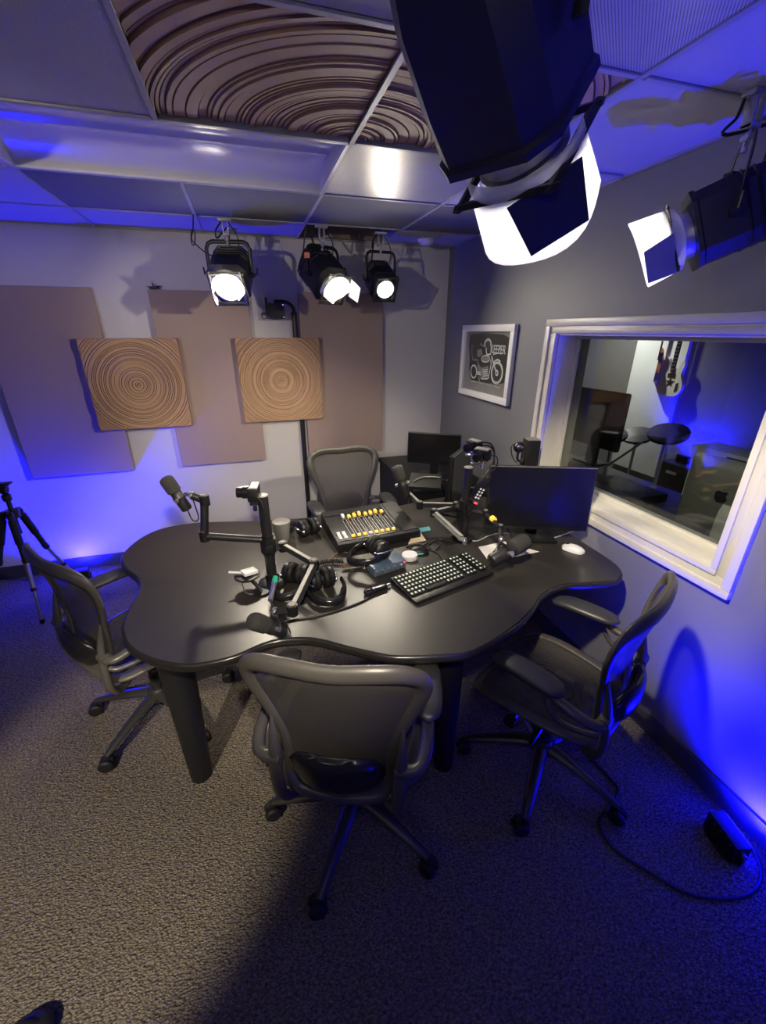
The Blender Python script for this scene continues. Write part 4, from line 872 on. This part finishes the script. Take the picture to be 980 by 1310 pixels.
# dongle and cables
c = atz(480, 757, TT); t = thing('cable_adapter', 'black cable adapter lying in front of the keyboard', 'adapter', (c.x, c.y, TT), R_(15)); b = MB(); b.sphere((-0.03, 0, 0.012), 0.024, 14, 8, (1, 0.8, 0.5)); b.box((0.02, 0, 0.011), (0.07, 0.028, 0.020), bev=0.008, seg=3); b.build('body', M['black_gloss'], t, 50); MB().cyl((0.055, 0, 0.011), (0.075, 0.002, 0.011), 0.006, n=10).build('plug', M['silver'], t, 40)
def cable(label, pts, r, m, z=None, group=None): return tag(MB().tube(spline([atz(x, y, (TT+r) if z is None else z) for x, y in pts], 6), r, 6).build('cable', m), label, 'cable', group)
cable('thin black cable running from the front microphone to the adapter', [(362, 795), (380, 792), (405, 788), (440, 778), (466, 768), (474, 762)], 0.0035, M['cable'])
cable('grey cable lying under the wide monitor', [(660, 682), (680, 690), (700, 690), (722, 684), (738, 678)], 0.0035, M['cable_grey'])
cable('pale cable lying beside the low microphone arm', [(594, 690), (610, 692), (624, 686), (640, 682), (662, 684)], 0.003, M['cable_grey'])
cable('brown wire looping beside the mixer', [(428, 722), (424, 714), (434, 707), (448, 708), (452, 714), (444, 722)], 0.003, M['brown_wire'])
cable('black cable lying between the mixer and the puck', [(520, 700), (534, 696), (548, 700), (560, 708), (566, 716)], 0.004, M['cable'])
cable('black cable tangled behind the green-lit mouse', [(538, 700), (552, 692), (562, 696), (556, 704), (546, 700), (560, 690), (578, 694)], 0.004, M['cable'])
def coil(label, a, c, turns, rad, m):
    a, c = V(a), V(c); d = c-a; x, _, z = frame_from(d); n = turns*10
    return tag(MB().tube([a+d*(i/n)+x*(rad*math.cos(2*PI*i/10))+z*(rad*math.sin(2*PI*i/10))+V((0, 0, rad+0.006))+V((0, 1, 0))*0.02*math.sin(PI*i/n) for i in range(n+1)], 0.003, 5).build('coiled_cable', m), label, 'cable', 'coiled headphone cables')
coil('black coiled headphone cable beside the chrome-yoked headphones', atz(400, 727, TT), atz(440, 722, TT), 16, 0.010, M['cable'])
coil('brown-black coiled headphone cable running to the blue audio box', atz(438, 728, TT), atz(476, 730, TT), 16, 0.010, M['brown_wire'])
# ------------------------------------------------------------------ wall-side pole with gooseneck and small box
px_ = -1.228; t = thing('camera_pole', 'tall thin black pole with a gooseneck head behind the ripple diffuser', 'pole', (px_, -0.028, 0)); zt = aty(381, 398, -0.03).z
MB().cyl((0, 0, 0.012), (0, 0, zt-0.03), 0.0185, n=16).build('pole_tube', M['black_metal'], t, 40)
hx_ = aty(352, 398, -0.08); hx_ = hx_-V((px_, -0.028, 0))
b = MB(); b.tube(spline([(0, 0, zt-0.04), (-0.005, -0.01, zt+0.02), (-0.05, -0.03, zt+0.055), (-0.12, -0.04, zt+0.06), (hx_.x, -0.045, zt+0.055)], 6), 0.012, 10); b.sphere((0, 0, zt-0.02), 0.022, 10, 8); b.build('gooseneck', M['black_metal'], t, 40)
hd = MB().box((hx_.x, -0.06, hx_.z), (0.13, 0.035, 0.10), bev=0.006).build('camera_box', M['black'], t, 40)
MB().box((hx_.x-0.055, -0.05, hx_.z+0.03), (0.02, 0.03, 0.11), bev=0.004).build('bracket', M['black_metal'], hd, 40)
for sx, sz in ((-1, -1), (1, -1), (1, 1)): MB().cyl((hx_.x+sx*0.055, -0.076, hx_.z+sz*0.04), (hx_.x+sx*0.055, -0.080, hx_.z+sz*0.04), 0.005, n=8).build('corner_screw', M['chrome'], hd, 40)
MB().tube([(hx_.x-0.08+0.018*math.cos(a), -0.06, hx_.z-0.03+0.02*math.sin(a)) for a in [2*PI*i/14 for i in range(14)]], 0.0025, 6, closed=True).build('cable_loop', M['cable'], hd)
MB().lathe([(0.11, 0.0), (0.11, 0.010), (0.025, 0.02)], p0=(0, -0.09, 0), n=24).build('foot_plate', M['black'], t, 40)
# small clip on the middle panel
c = aty(197, 371, -0.03); t = thing('small_clip', 'tiny black three-pronged clip on top of the fabric panel', 'clip', (c.x, -0.03, 1.984)); b = MB(); b.box((0, 0, 0.006), (0.05, 0.03, 0.012), bev=0.003); b.build('jaw', M['black'], t, 0)
b = MB(); b.tube([(0, 0, 0.01), (-0.004, 0, 0.045)], [0.006, 0.002], 6); b.tube([(0, 0, 0.01), (0.045, 0, 0.02)], [0.006, 0.002], 6); b.tube([(0, 0, 0.01), (-0.04, 0, 0.014)], [0.006, 0.002], 6); b.build('prongs', M['black'], t, 40)
# ------------------------------------------------------------------ corner desk with monitor
t = thing('corner_desk', 'dark corner desk behind the conference table', 'desk', (-0.33, -0.52, 0))
MB().box((0, 0, 0.715), (0.56, 0.86, 0.03), bev=0.004).build('desk_top', M['table_leg'], t, 40)
for sx in (-1, 1):
    for sy in (-1, 1): MB().box((sx*0.25, sy*0.40, 0.35), (0.04, 0.04, 0.70), bev=0.004).build('leg', M['table_leg'], t, 40)
MB().box((0.25, 0, 0.45), (0.02, 0.78, 0.42)).build('modesty_panel', M['table_leg'], t, 0); MB().box((-0.262, 0, 0.36), (0.018, 0.76, 0.68)).build('side_panel', M['table_leg'], t, 0); MB().box((0, -0.408, 0.36), (0.46, 0.018, 0.68)).build('front_panel', M['table_leg'], t, 0)
monitor('black computer monitor standing in the room corner on the dark desk', (-0.555, -0.66), (-0.235, -0.86), 0.845, 1.068)
t = thing('desk_phone', 'low black device with a pale curved strip in front of the corner monitor', 'device', (-0.50, -0.885, 0.73), R_(-28)); MB().prism([(-0.08, 0), (-0.08, 0.02), (0.06, 0.075), (0.08, 0.06), (0.08, 0)], -0.11, 0.11, Matrix(((0, 0, 1, 0), (1, 0, 0, 0), (0, 1, 0, 0), (0, 0, 0, 1)))).build('body', M['black'], t, 30)
MB().tube(spline([(-0.08, -0.04, 0.045), (-0.03, 0.0, 0.062), (0.04, 0.015, 0.068), (0.10, 0.01, 0.066)], 5), 0.004, 6).build('pale_strip', M['arm_plate'], t, 40)
# ------------------------------------------------------------------ framed motorcycle picture
fy0, fy1, fz0, fz1 = -1.044, -0.360, 1.283, 1.770
t = thing('framed_picture', 'white-framed black and white motorcycle picture on the grey wall', 'picture', (0, (fy0+fy1)/2, fz0)); o = V(t.location)
def prel(b): b.v = [tuple(V(q)-o) for q in b.v]; return b
for b in trim_ring(fy0, fy1, fz0, fz1, 0.042, -0.030, -0.002, 0.004): prel(b).build('frame_rail', M['white'], t, 40)
pg = mat('picture_paper', (0.24, 0.24, 0.23), 0.6, var=0.1, nscale=12); pk = mat('picture_black', (0.018, 0.02, 0.018), 0.6, var=0.4, nscale=20); pw = mat('picture_white', (0.62, 0.63, 0.62), 0.6); pgr = mat('picture_mid_grey', (0.20, 0.21, 0.20), 0.6, var=0.4, nscale=60)
art = prel(MB().box((-0.006, (fy0+fy1)/2, (fz0+fz1)/2), (0.004, fy1-fy0-0.07, fz1-fz0-0.07))).build('print', pg, t, 0)
def cp(x, y, d=-0.0095): return atx(580+x/9.8, 400+y/9.8, d)-o
blob = [(218, 285), (300, 268), (440, 262), (640, 278), (700, 320), (690, 460), (700, 560), (660, 700), (640, 880), (520, 905), (350, 870), (215, 845), (195, 700), (205, 560), (200, 420)]
def flat(pts, m, d=-0.0088, name='ink_shape'):
    q = [cp(x, y, d) for x, y in pts]; n = len(q); MB().add(q, [tuple(range(n))]).build(name, m, art, 0)
flat([(x+random.uniform(-6, 6), y+random.uniform(-6, 6)) for x, y in blob], pk, -0.0088, 'ink_ground')
def stroke(pts, wpx=7, m=pw, closed=False, n=6):
    MB().tube(spline([cp(x, y, -0.0100) for x, y in pts], n, closed=closed), wpx*0.0006, 6, closed=closed, ref=(1, 0, 0), ry=0.0012).build('ink_stroke', m, art, 40)
def ell(cx, cy, rx, ry, n=18, rot=0.0): return [(cx+rx*math.cos(a)*math.cos(rot)-ry*math.sin(a)*math.sin(rot), cy+rx*math.cos(a)*math.sin(rot)+ry*math.sin(a)*math.cos(rot)) for a in [2*PI*i/n for i in range(n)]]
stroke(ell(546, 755, 68, 128, rot=0.08), 13, closed=True, n=3); stroke(ell(546, 755, 48, 100, rot=0.08), 3, pgr, True, 3); stroke(ell(255, 738, 36, 78), 10, closed=True, n=3)
stroke(ell(545, 755, 14, 30), 10, closed=True, n=3)
stroke([(480, 545), (505, 640), (540, 750)], 11); stroke([(510, 620), (550, 590), (590, 615)], 9); stroke([(470, 590), (470, 660), (440, 800)], 8); stroke([(250, 590), (300, 600), (340, 690), (440, 700)], 9, pgr); stroke([(345, 825), (430, 825), (440, 780)], 9); stroke([(285, 740), (340, 750)], 8); stroke([(285, 765), (340, 775)], 8)
flat([(355, 570), (400, 530), (450, 545), (465, 580), (430, 620), (370, 625)], pgr, -0.0092); stroke(ell(405, 578, 52, 42), 5, closed=True, n=3); flat([(300, 470), (350, 455), (370, 520), (320, 560), (300, 540)], pgr, -0.0092)
flat([(300, 640), (350, 700), (440, 660), (430, 800), (350, 810), (300, 760)], pgr, -0.0092)
for k in range(4): stroke([(370, 720+26*k), (430, 712+26*k)], 6)
stroke([(395, 430), (400, 370), (440, 335), (470, 370), (470, 420)], 12); stroke([(340, 385), (375, 415), (400, 410)], 10, pgr); stroke([(235, 400), (232, 500), (245, 590)], 8, pgr); stroke([(410, 440), (420, 520), (470, 520)], 8)
stroke([(320, 800), (325, 870)], 5)
def text_mesh(s, loc, size, m, parent, name='lettering', sx=1.0):
    cu = bpy.data.curves.new(name, 'FONT'); cu.body = s; cu.size = size; cu.extrude = 0.0006; cu.offset = size*0.015
    o_ = bpy.data.objects.new(name, cu); COL.objects.link(o_); dg = bpy.context.evaluated_depsgraph_get(); me = bpy.data.meshes.new_from_object(o_.evaluated_get(dg)); bpy.data.objects.remove(o_)
    me.name = name; me.materials.clear(); me.materials.append(m); ob = bpy.data.objects.new(name, me); COL.objects.link(ob); ob.parent = parent
    ob.matrix_local = Matrix(((0, 0, -1, loc[0]), (-sx, 0, 0, loc[1]), (0, 1, 0, loc[2]), (0, 0, 0, 1))); return ob
l0 = cp(462, 505, -0.0105); l1 = cp(655, 505, -0.0105); ob = text_mesh('KEEPER', l0, 0.075, pw, art); wd = max(v.co.x for v in ob.data.vertices); ob.matrix_local = Matrix(((0, 0, -1, l0.x), (-abs(l1.y-l0.y)/wd, 0, 0, l0.y), (0, 1, 0, l0.z), (0, 0, 0, 1)))
stroke([(500, 525), (560, 510), (605, 515)], 6)
for k in range(24):
    x = 222+k*15.6
    if k % 6 == 5: continue
    stroke([(x, 855+k*3.7), (x+9, 857+k*3.7)], 4 + (k % 3), pw, n=1)
prel(MB().box((-0.0125, (fy0+fy1)/2, (fz0+fz1)/2), (0.002, fy1-fy0-0.07, fz1-fz0-0.07))).build('glazing', M['clear_glass'], t, 0)
# ------------------------------------------------------------------ control room behind the window
CX = 3.0
b = MB(); b.box((CX+0.05, (YF+2.1)/2, ZT/2), (0.1, 2.1-YF, ZT)); struct(b.build('wall_far', M['ctrl_wall'], smooth=0))
b = MB(); b.box(((TH+CX)/2, 2.05, ZT/2), (CX-TH+0.2, 0.1, ZT)); struct(b.build('wall_control_back', M['ctrl_wall'], smooth=0))
b = MB(); b.box(((TH+CX)/2, YF-0.05, ZT/2), (CX-TH+0.2, 0.1, ZT)); struct(b.build('wall_control_front', M['ctrl_wall'], smooth=0))
b = MB(); b.box((TH-0.05, 1.05, ZT/2), (0.1, 1.9, ZT)); struct(b.build('wall_control_near', M['ctrl_wall'], smooth=0))
a0 = atx(819.6, 426, CX-0.03); a1 = atx(887, 427, CX-0.03)
t = thing('white_wall_panel', 'tall white panel behind the hanging guitar in the control room', 'panel', (CX, (a0.y+a1.y)/2, 0.10)); MB().box((-0.025, 0, 1.0), (0.045, abs(a0.y-a1.y), 2.0), bev=0.005).build('panel_face', M['white_panel'], t, 40); MB().box((-0.002, 0, 1.0), (0.004, abs(a0.y-a1.y)-0.06, 1.9)).build('panel_back', M['brown'], t, 0)
def guitar(label, cpx, cpy, X, m, s=1.0, turn=0.0, pick=True):
    c = atx(cpx, cpy, X); t = thing('electric_guitar', label, 'guitar', c, group='guitars hung in the control room')
    out = [(0, -0.205), (0.10, -0.195), (0.155, -0.14), (0.165, -0.07), (0.135, 0.0), (0.115, 0.05), (0.125, 0.11), (0.135, 0.165), (0.115, 0.195), (0.085, 0.175), (0.06, 0.125), (0.03, 0.10), (-0.03, 0.10), (-0.055, 0.135), (-0.075, 0.205), (-0.105, 0.235), (-0.135, 0.215), (-0.135, 0.15), (-0.115, 0.06), (-0.13, 0.0), (-0.165, -0.06), (-0.16, -0.14), (-0.10, -0.195)]
    ou = [(q.x*s, q.y*s) for q in spline([(x, y, 0) for x, y in out], 3, closed=True)]
    Tm = Matrix.Rotation(turn, 4, 'Z') @ Matrix(((0, 0, -1, 0), (-1, 0, 0, 0), (0, 1, 0, 0), (0, 0, 0, 1)))
    MB().prism(ou, -0.02*s, 0.02*s, Tm).build('body', m, t, 40)
    T3 = Tm.to_3x3()
    nk = MB().box(T3 @ V((0, 0.40*s, 0.026*s)), (0.02*s, 0.05*s, 0.66*s), R=T3 @ Matrix(((0, 1, 0), (0, 0, 1), (1, 0, 0))), bev=0.003).build('neck', M['black'], t, 40)
    b = MB()
    for k in range(14): b.box(T3 @ V((0, (0.11+0.04*k)*s, 0.037*s)), (0.003*s, 0.048*s, 0.004*s), R=T3 @ Matrix(((0, 1, 0), (0, 0, 1), (1, 0, 0))))
    b.build('frets', M['silver'], nk, 0)
    MB().prism([(x*s, y*s) for x, y in ((-0.03, 0.72), (0.03, 0.72), (0.05, 0.80), (0.045, 0.88), (-0.02, 0.90), (-0.04, 0.80))], 0.008*s, 0.03*s, Tm).build('headstock', M['black'], t, 0)
    if pick:
        star = [(0.085*s*(1.0 if i % 2 == 0 else 0.45)*math.sin(2*PI*i/10)*0.7, (-0.045+0.06*(1.0 if i % 2 == 0 else 0.45)*math.cos(2*PI*i/10))*s) for i in range(10)]
        MB().prism(star, 0.020*s, 0.025*s, Tm).build('bridge_plate', M['black'], t, 0)
        MB().prism([(x*s, y*s) for x, y in ((-0.05, 0.01), (0.05, 0.01), (0.05, 0.06), (-0.05, 0.06))], 0.020*s, 0.027*s, Tm).build('pickup', M['black_gloss'], t, 0)
        MB().prism([(x*s, y*s) for x, y in ((0.08, -0.15), (0.12, -0.13), (0.115, -0.04), (0.085, -0.05))], 0.020*s, 0.025*s, Tm).build('control_plate', M['chrome'], t, 0)
    return t
guitar('white electric guitar hanging on the control room panel', 860, 484, CX-0.10, M['guitar_white'], 0.92)
guitar('brown guitar hanging edge-on beside the white guitar', 843, 468, CX-0.10, M['guitar_brown'], 0.85, turn=R_(-50), pick=False)
# control desk
t = thing('control_desk', 'dark control room desk under the window', 'desk', (0.66, -1.9, 0)); MB().box((0, 0, 0.70), (0.90, 2.6, 0.04), bev=0.005).build('desk_top', M['table'], t, 40)
for sx in (-1, 1):
    for sy in (-1, 1): MB().box((sx*0.40, sy*1.2, 0.34), (0.05, 0.05, 0.68)).build('leg', M['table_leg'], t, 0)
DZ = 0.721
# all-in-one computer seen from behind
c0 = V((0.60, -2.20, DZ)); t = thing('desktop_computer', 'grey all-in-one computer seen from behind through the window', 'computer', c0, R_(8))
def im(u, v):
    y = (2*u-1)*0.29; z = 0.06+0.38*v; e = max(0, 1-abs(2*u-1)**4)*max(0, 1-abs(2*v-1)**4); return V((-0.006-0.032*e**0.6, y, z))
sh = MB().grid(im, 20, 16); sh.box((0.0, 0, 0.25), (0.010, 0.58, 0.38), bev=0.003); sh.build('rear_shell', M['alu'], t, 60)
MB().box((0.006, 0, 0.27), (0.003, 0.565, 0.315)).build('screen', M['screen'], t, 0)
b = MB(); b.box((-0.04, 0, 0.006), (0.18, 0.16, 0.010), bev=0.003); b.loft([[V((-0.075+dx, y, 0.01)) for dx, y in ((0, -0.08), (0.006, -0.08), (0.006, 0.08), (0, 0.08))], [V((-0.062+dx, y, 0.20)) for dx, y in ((0, -0.08), (0.006, -0.08), (0.006, 0.08), (0, 0.08))], [V((-0.035+dx, y, 0.235)) for dx, y in ((0, -0.08), (0.006, -0.08), (0.006, 0.08), (0, 0.08))]]); b.build('stand', mat('stand_metal', (0.45, 0.45, 0.43), 0.4, metal=0.6), t, 40)
lg = [(0.0, -0.034), (0.012, -0.036), (0.022, -0.030), (0.031, -0.012), (0.024, -0.004), (0.021, 0.006), (0.024, 0.016), (0.030, 0.021), (0.020, 0.028), (0.008, 0.026), (0.0, 0.023), (-0.008, 0.027), (-0.020, 0.026), (-0.030, 0.014), (-0.031, -0.004), (-0.024, -0.024), (-0.012, -0.036)]
Tl = Matrix(((0, 0, -1, -0.0385), (-1, 0, 0, 0.10), (0, 1, 0, 0.265), (0, 0, 0, 1)))
MB().prism([(x*0.95, y*0.95) for x, y in lg], 0, 0.0012, Tl).build('fruit_emblem', M['black_gloss'], t, 0); MB().prism([(0.0, 0.030), (0.010, 0.034), (0.014, 0.046), (0.004, 0.042)], 0, 0.0012, Tl).build('leaf_emblem', M['chrome'], t, 0)
# monitor, shelf, drums, stand and papers seen through the glass
t = thing('studio_monitor', 'dark screen seen from behind through the window beside the reveal', 'monitor', (1.02, -0.71, DZ), R_(4)); MB().box((0, 0, 0.37), (0.05, 0.55, 0.44), bev=0.02, seg=3).build('rear_shell', M['black'], t, 40); MB().box((0.05, 0, 0.085), (0.03, 0.10, 0.17)).build('stand_neck', M['black'], t, 0); MB().box((0.05, 0, 0.006), (0.16, 0.24, 0.012), bev=0.003).build('stand_foot', M['black'], t, 0)
t = thing('white_shelf', 'white box shelf standing beyond the grey computer', 'shelf', (1.55, -1.58, 0)); MB().box((0, 0, 0.93), (0.25, 0.66, 0.09), bev=0.004).build('shelf_box', M['white_panel'], t, 40); MB().box((-0.127, -0.10, 0.945), (0.004, 0.34, 0.014)).build('slot', M['black'], t, 0)
for sy in (-1, 1): MB().box((0, sy*0.29, 0.443), (0.22, 0.04, 0.885)).build('leg', M['white_panel'], t, 0)
for x, y, z, r_, lab_ in ((1.50, -0.25, 1.00, 0.15, 'largest dark drum pad below the hanging guitars'), (1.72, -0.52, 0.86, 0.13, 'low dark drum pad in front of the blue-lit control room wall'), (1.36, -0.60, 0.90, 0.11, 'smallest dark drum pad beside the boom stand'), (1.46, -1.02, 1.00, 0.14, 'raised dark drum pad next to the white box shelf')):
    t = thing('drum_pad', lab_, 'drum pad', (x, y, 0), group='drum pads in the control room'); MB().lathe([(r_, -0.012), (r_*1.03, 0.0), (r_, 0.012), (0.02, 0.02)], p0=(0, 0, z), axis=(-0.35, -0.15, 0.9), n=24).build('pad', M['black'], t, 40); MB().cyl((0, 0, 0), (0, 0, z), 0.012, n=10).build('stand', M['silver'], t, 40)
    b = MB(); [b.tube([(0, 0, 0.25), (0.18*math.cos(a), 0.18*math.sin(a), 0.008)], 0.008, 6) for a in (0, 2.1, 4.2)]; b.build('stand_feet', M['silver'], t, 40)
a0, a1 = atx(775, 597, 0.85), atx(822, 566, 0.85); t = thing('boom_stand', 'thin silver boom stand leaning across the control room', 'stand', (0.85, a0.y, DZ)); MB().cyl(a0-V((0.85, a0.y, DZ)), a1-V((0.85, a0.y, DZ)), 0.008, n=8).build('boom', M['silver'], t, 40); MB().cyl((0, 0, 0.0), a0-V((0.85, a0.y, DZ)), 0.01, n=8).build('upright', M['silver'], t, 40); MB().lathe([(0.08, 0), (0.08, 0.012), (0.02, 0.02)], n=20).build('foot', M['black'], t, 40)
def dz(x, y): return atz(x, y, DZ+0.001)
P = [dz(806, 621), dz(840, 622), dz(836, 636)]; o = sum(P, V())/3; b = MB(); b.add([q-o for q in P]+[q-o+V((0, 0, 0.002)) for q in P], [(2, 1, 0), (3, 4, 5), (0, 1, 4, 3), (1, 2, 5, 4), (2, 0, 3, 5)]); tag(b.build('grey_card', mat('card_grey', (0.45, 0.45, 0.45), 0.7), None, 0, loc=o), 'pale grey triangular card lying on the control room desk', 'card')
p = dz(806, 630); t = thing('recording_console', 'black recording console with a red and white emblem on the control room desk', 'console', (0.66, p.y, DZ)); MB().box((0.0, 0, 0.03), (0.42, 0.42, 0.055), bev=0.006).build('case', M['black'], t, 40)
b = MB()
for k in range(9): b.box((-0.211, 0.12-0.022*k, 0.034+0.004*math.sin(k*2.1)), (0.002, 0.012, 0.008))
b.build('white_marking', M['white'], t, 0); MB().cyl((-0.2105, 0.15, 0.034), (-0.213, 0.15, 0.034), 0.010, n=14).build('red_emblem', M['red_led'], t, 0)
bl = floor_light('blue floor light behind the drum pads in the control room', (2.84, atx(893, 540, 2.9).y, 0.40), -PI/2, (0.55, 0, 0.8), 170.0)
t = thing('equipment_case', 'black equipment case standing under the blue light in the control room', 'case', (2.84, atx(893, 540, 2.9).y, 0)); MB().box((0, 0, 0.20), (0.24, 0.34, 0.398), bev=0.01).build('case_body', M['black'], t, 40); MB().box((-0.122, 0, 0.30), (0.006, 0.12, 0.03), bev=0.002).build('handle', M['silver'], t, 40)
t = thing('added_downlight', 'unseen round downlight added to brighten the control room panel', 'ceiling light', (2.30, 0.95, ZT-0.002)); MB().lathe([(0.07, 0.0), (0.07, -0.02), (0.055, -0.02)], n=24).build('trim_ring', M['white'], t, 40); MB().lathe([(0.052, -0.012), (0.052, -0.016)], n=24).build('diffuser', mat('added_downlight_glow', (1, 1, 1), 0.5, emit=(1, 0.95, 0.85), estr=6.0), t, 0)
li = bpy.data.lights.new('added_downlight_beam', 'SPOT'); li.energy = 190; li.color = (1, 0.97, 0.92); li.spot_size = R_(120); li.spot_blend = 0.8; li.shadow_soft_size = 0.05; lo = bpy.data.objects.new('added_downlight_beam', li); COL.objects.link(lo); lo.parent = t; lo.location = (0, 0, -0.03)  # unseen lamp added to brighten the control room and its white panel

# small dark bag on the carpet, mostly outside the view
t = thing('cable_bag', 'small black bag lying on the carpet in front of the left table leg', 'bag', (-2.37, -2.745, 0), 0.4)
b = MB(); b.sphere((0, 0, 0.030), 0.06, 18, 12, (1.25, 0.85, 0.5)); b.v = [(x, y, max(0.001, z+0.004*math.sin(40*x)*math.cos(35*y))) for x, y, z in b.v]; b.build('pouch', M['rubber'], t, 60)
MB().tube(spline([(-0.05, 0, 0.05), (-0.02, 0.01, 0.075), (0.02, 0.01, 0.075), (0.05, 0, 0.05)], 5), 0.005, 6).build('strap', M['black'], t, 50)
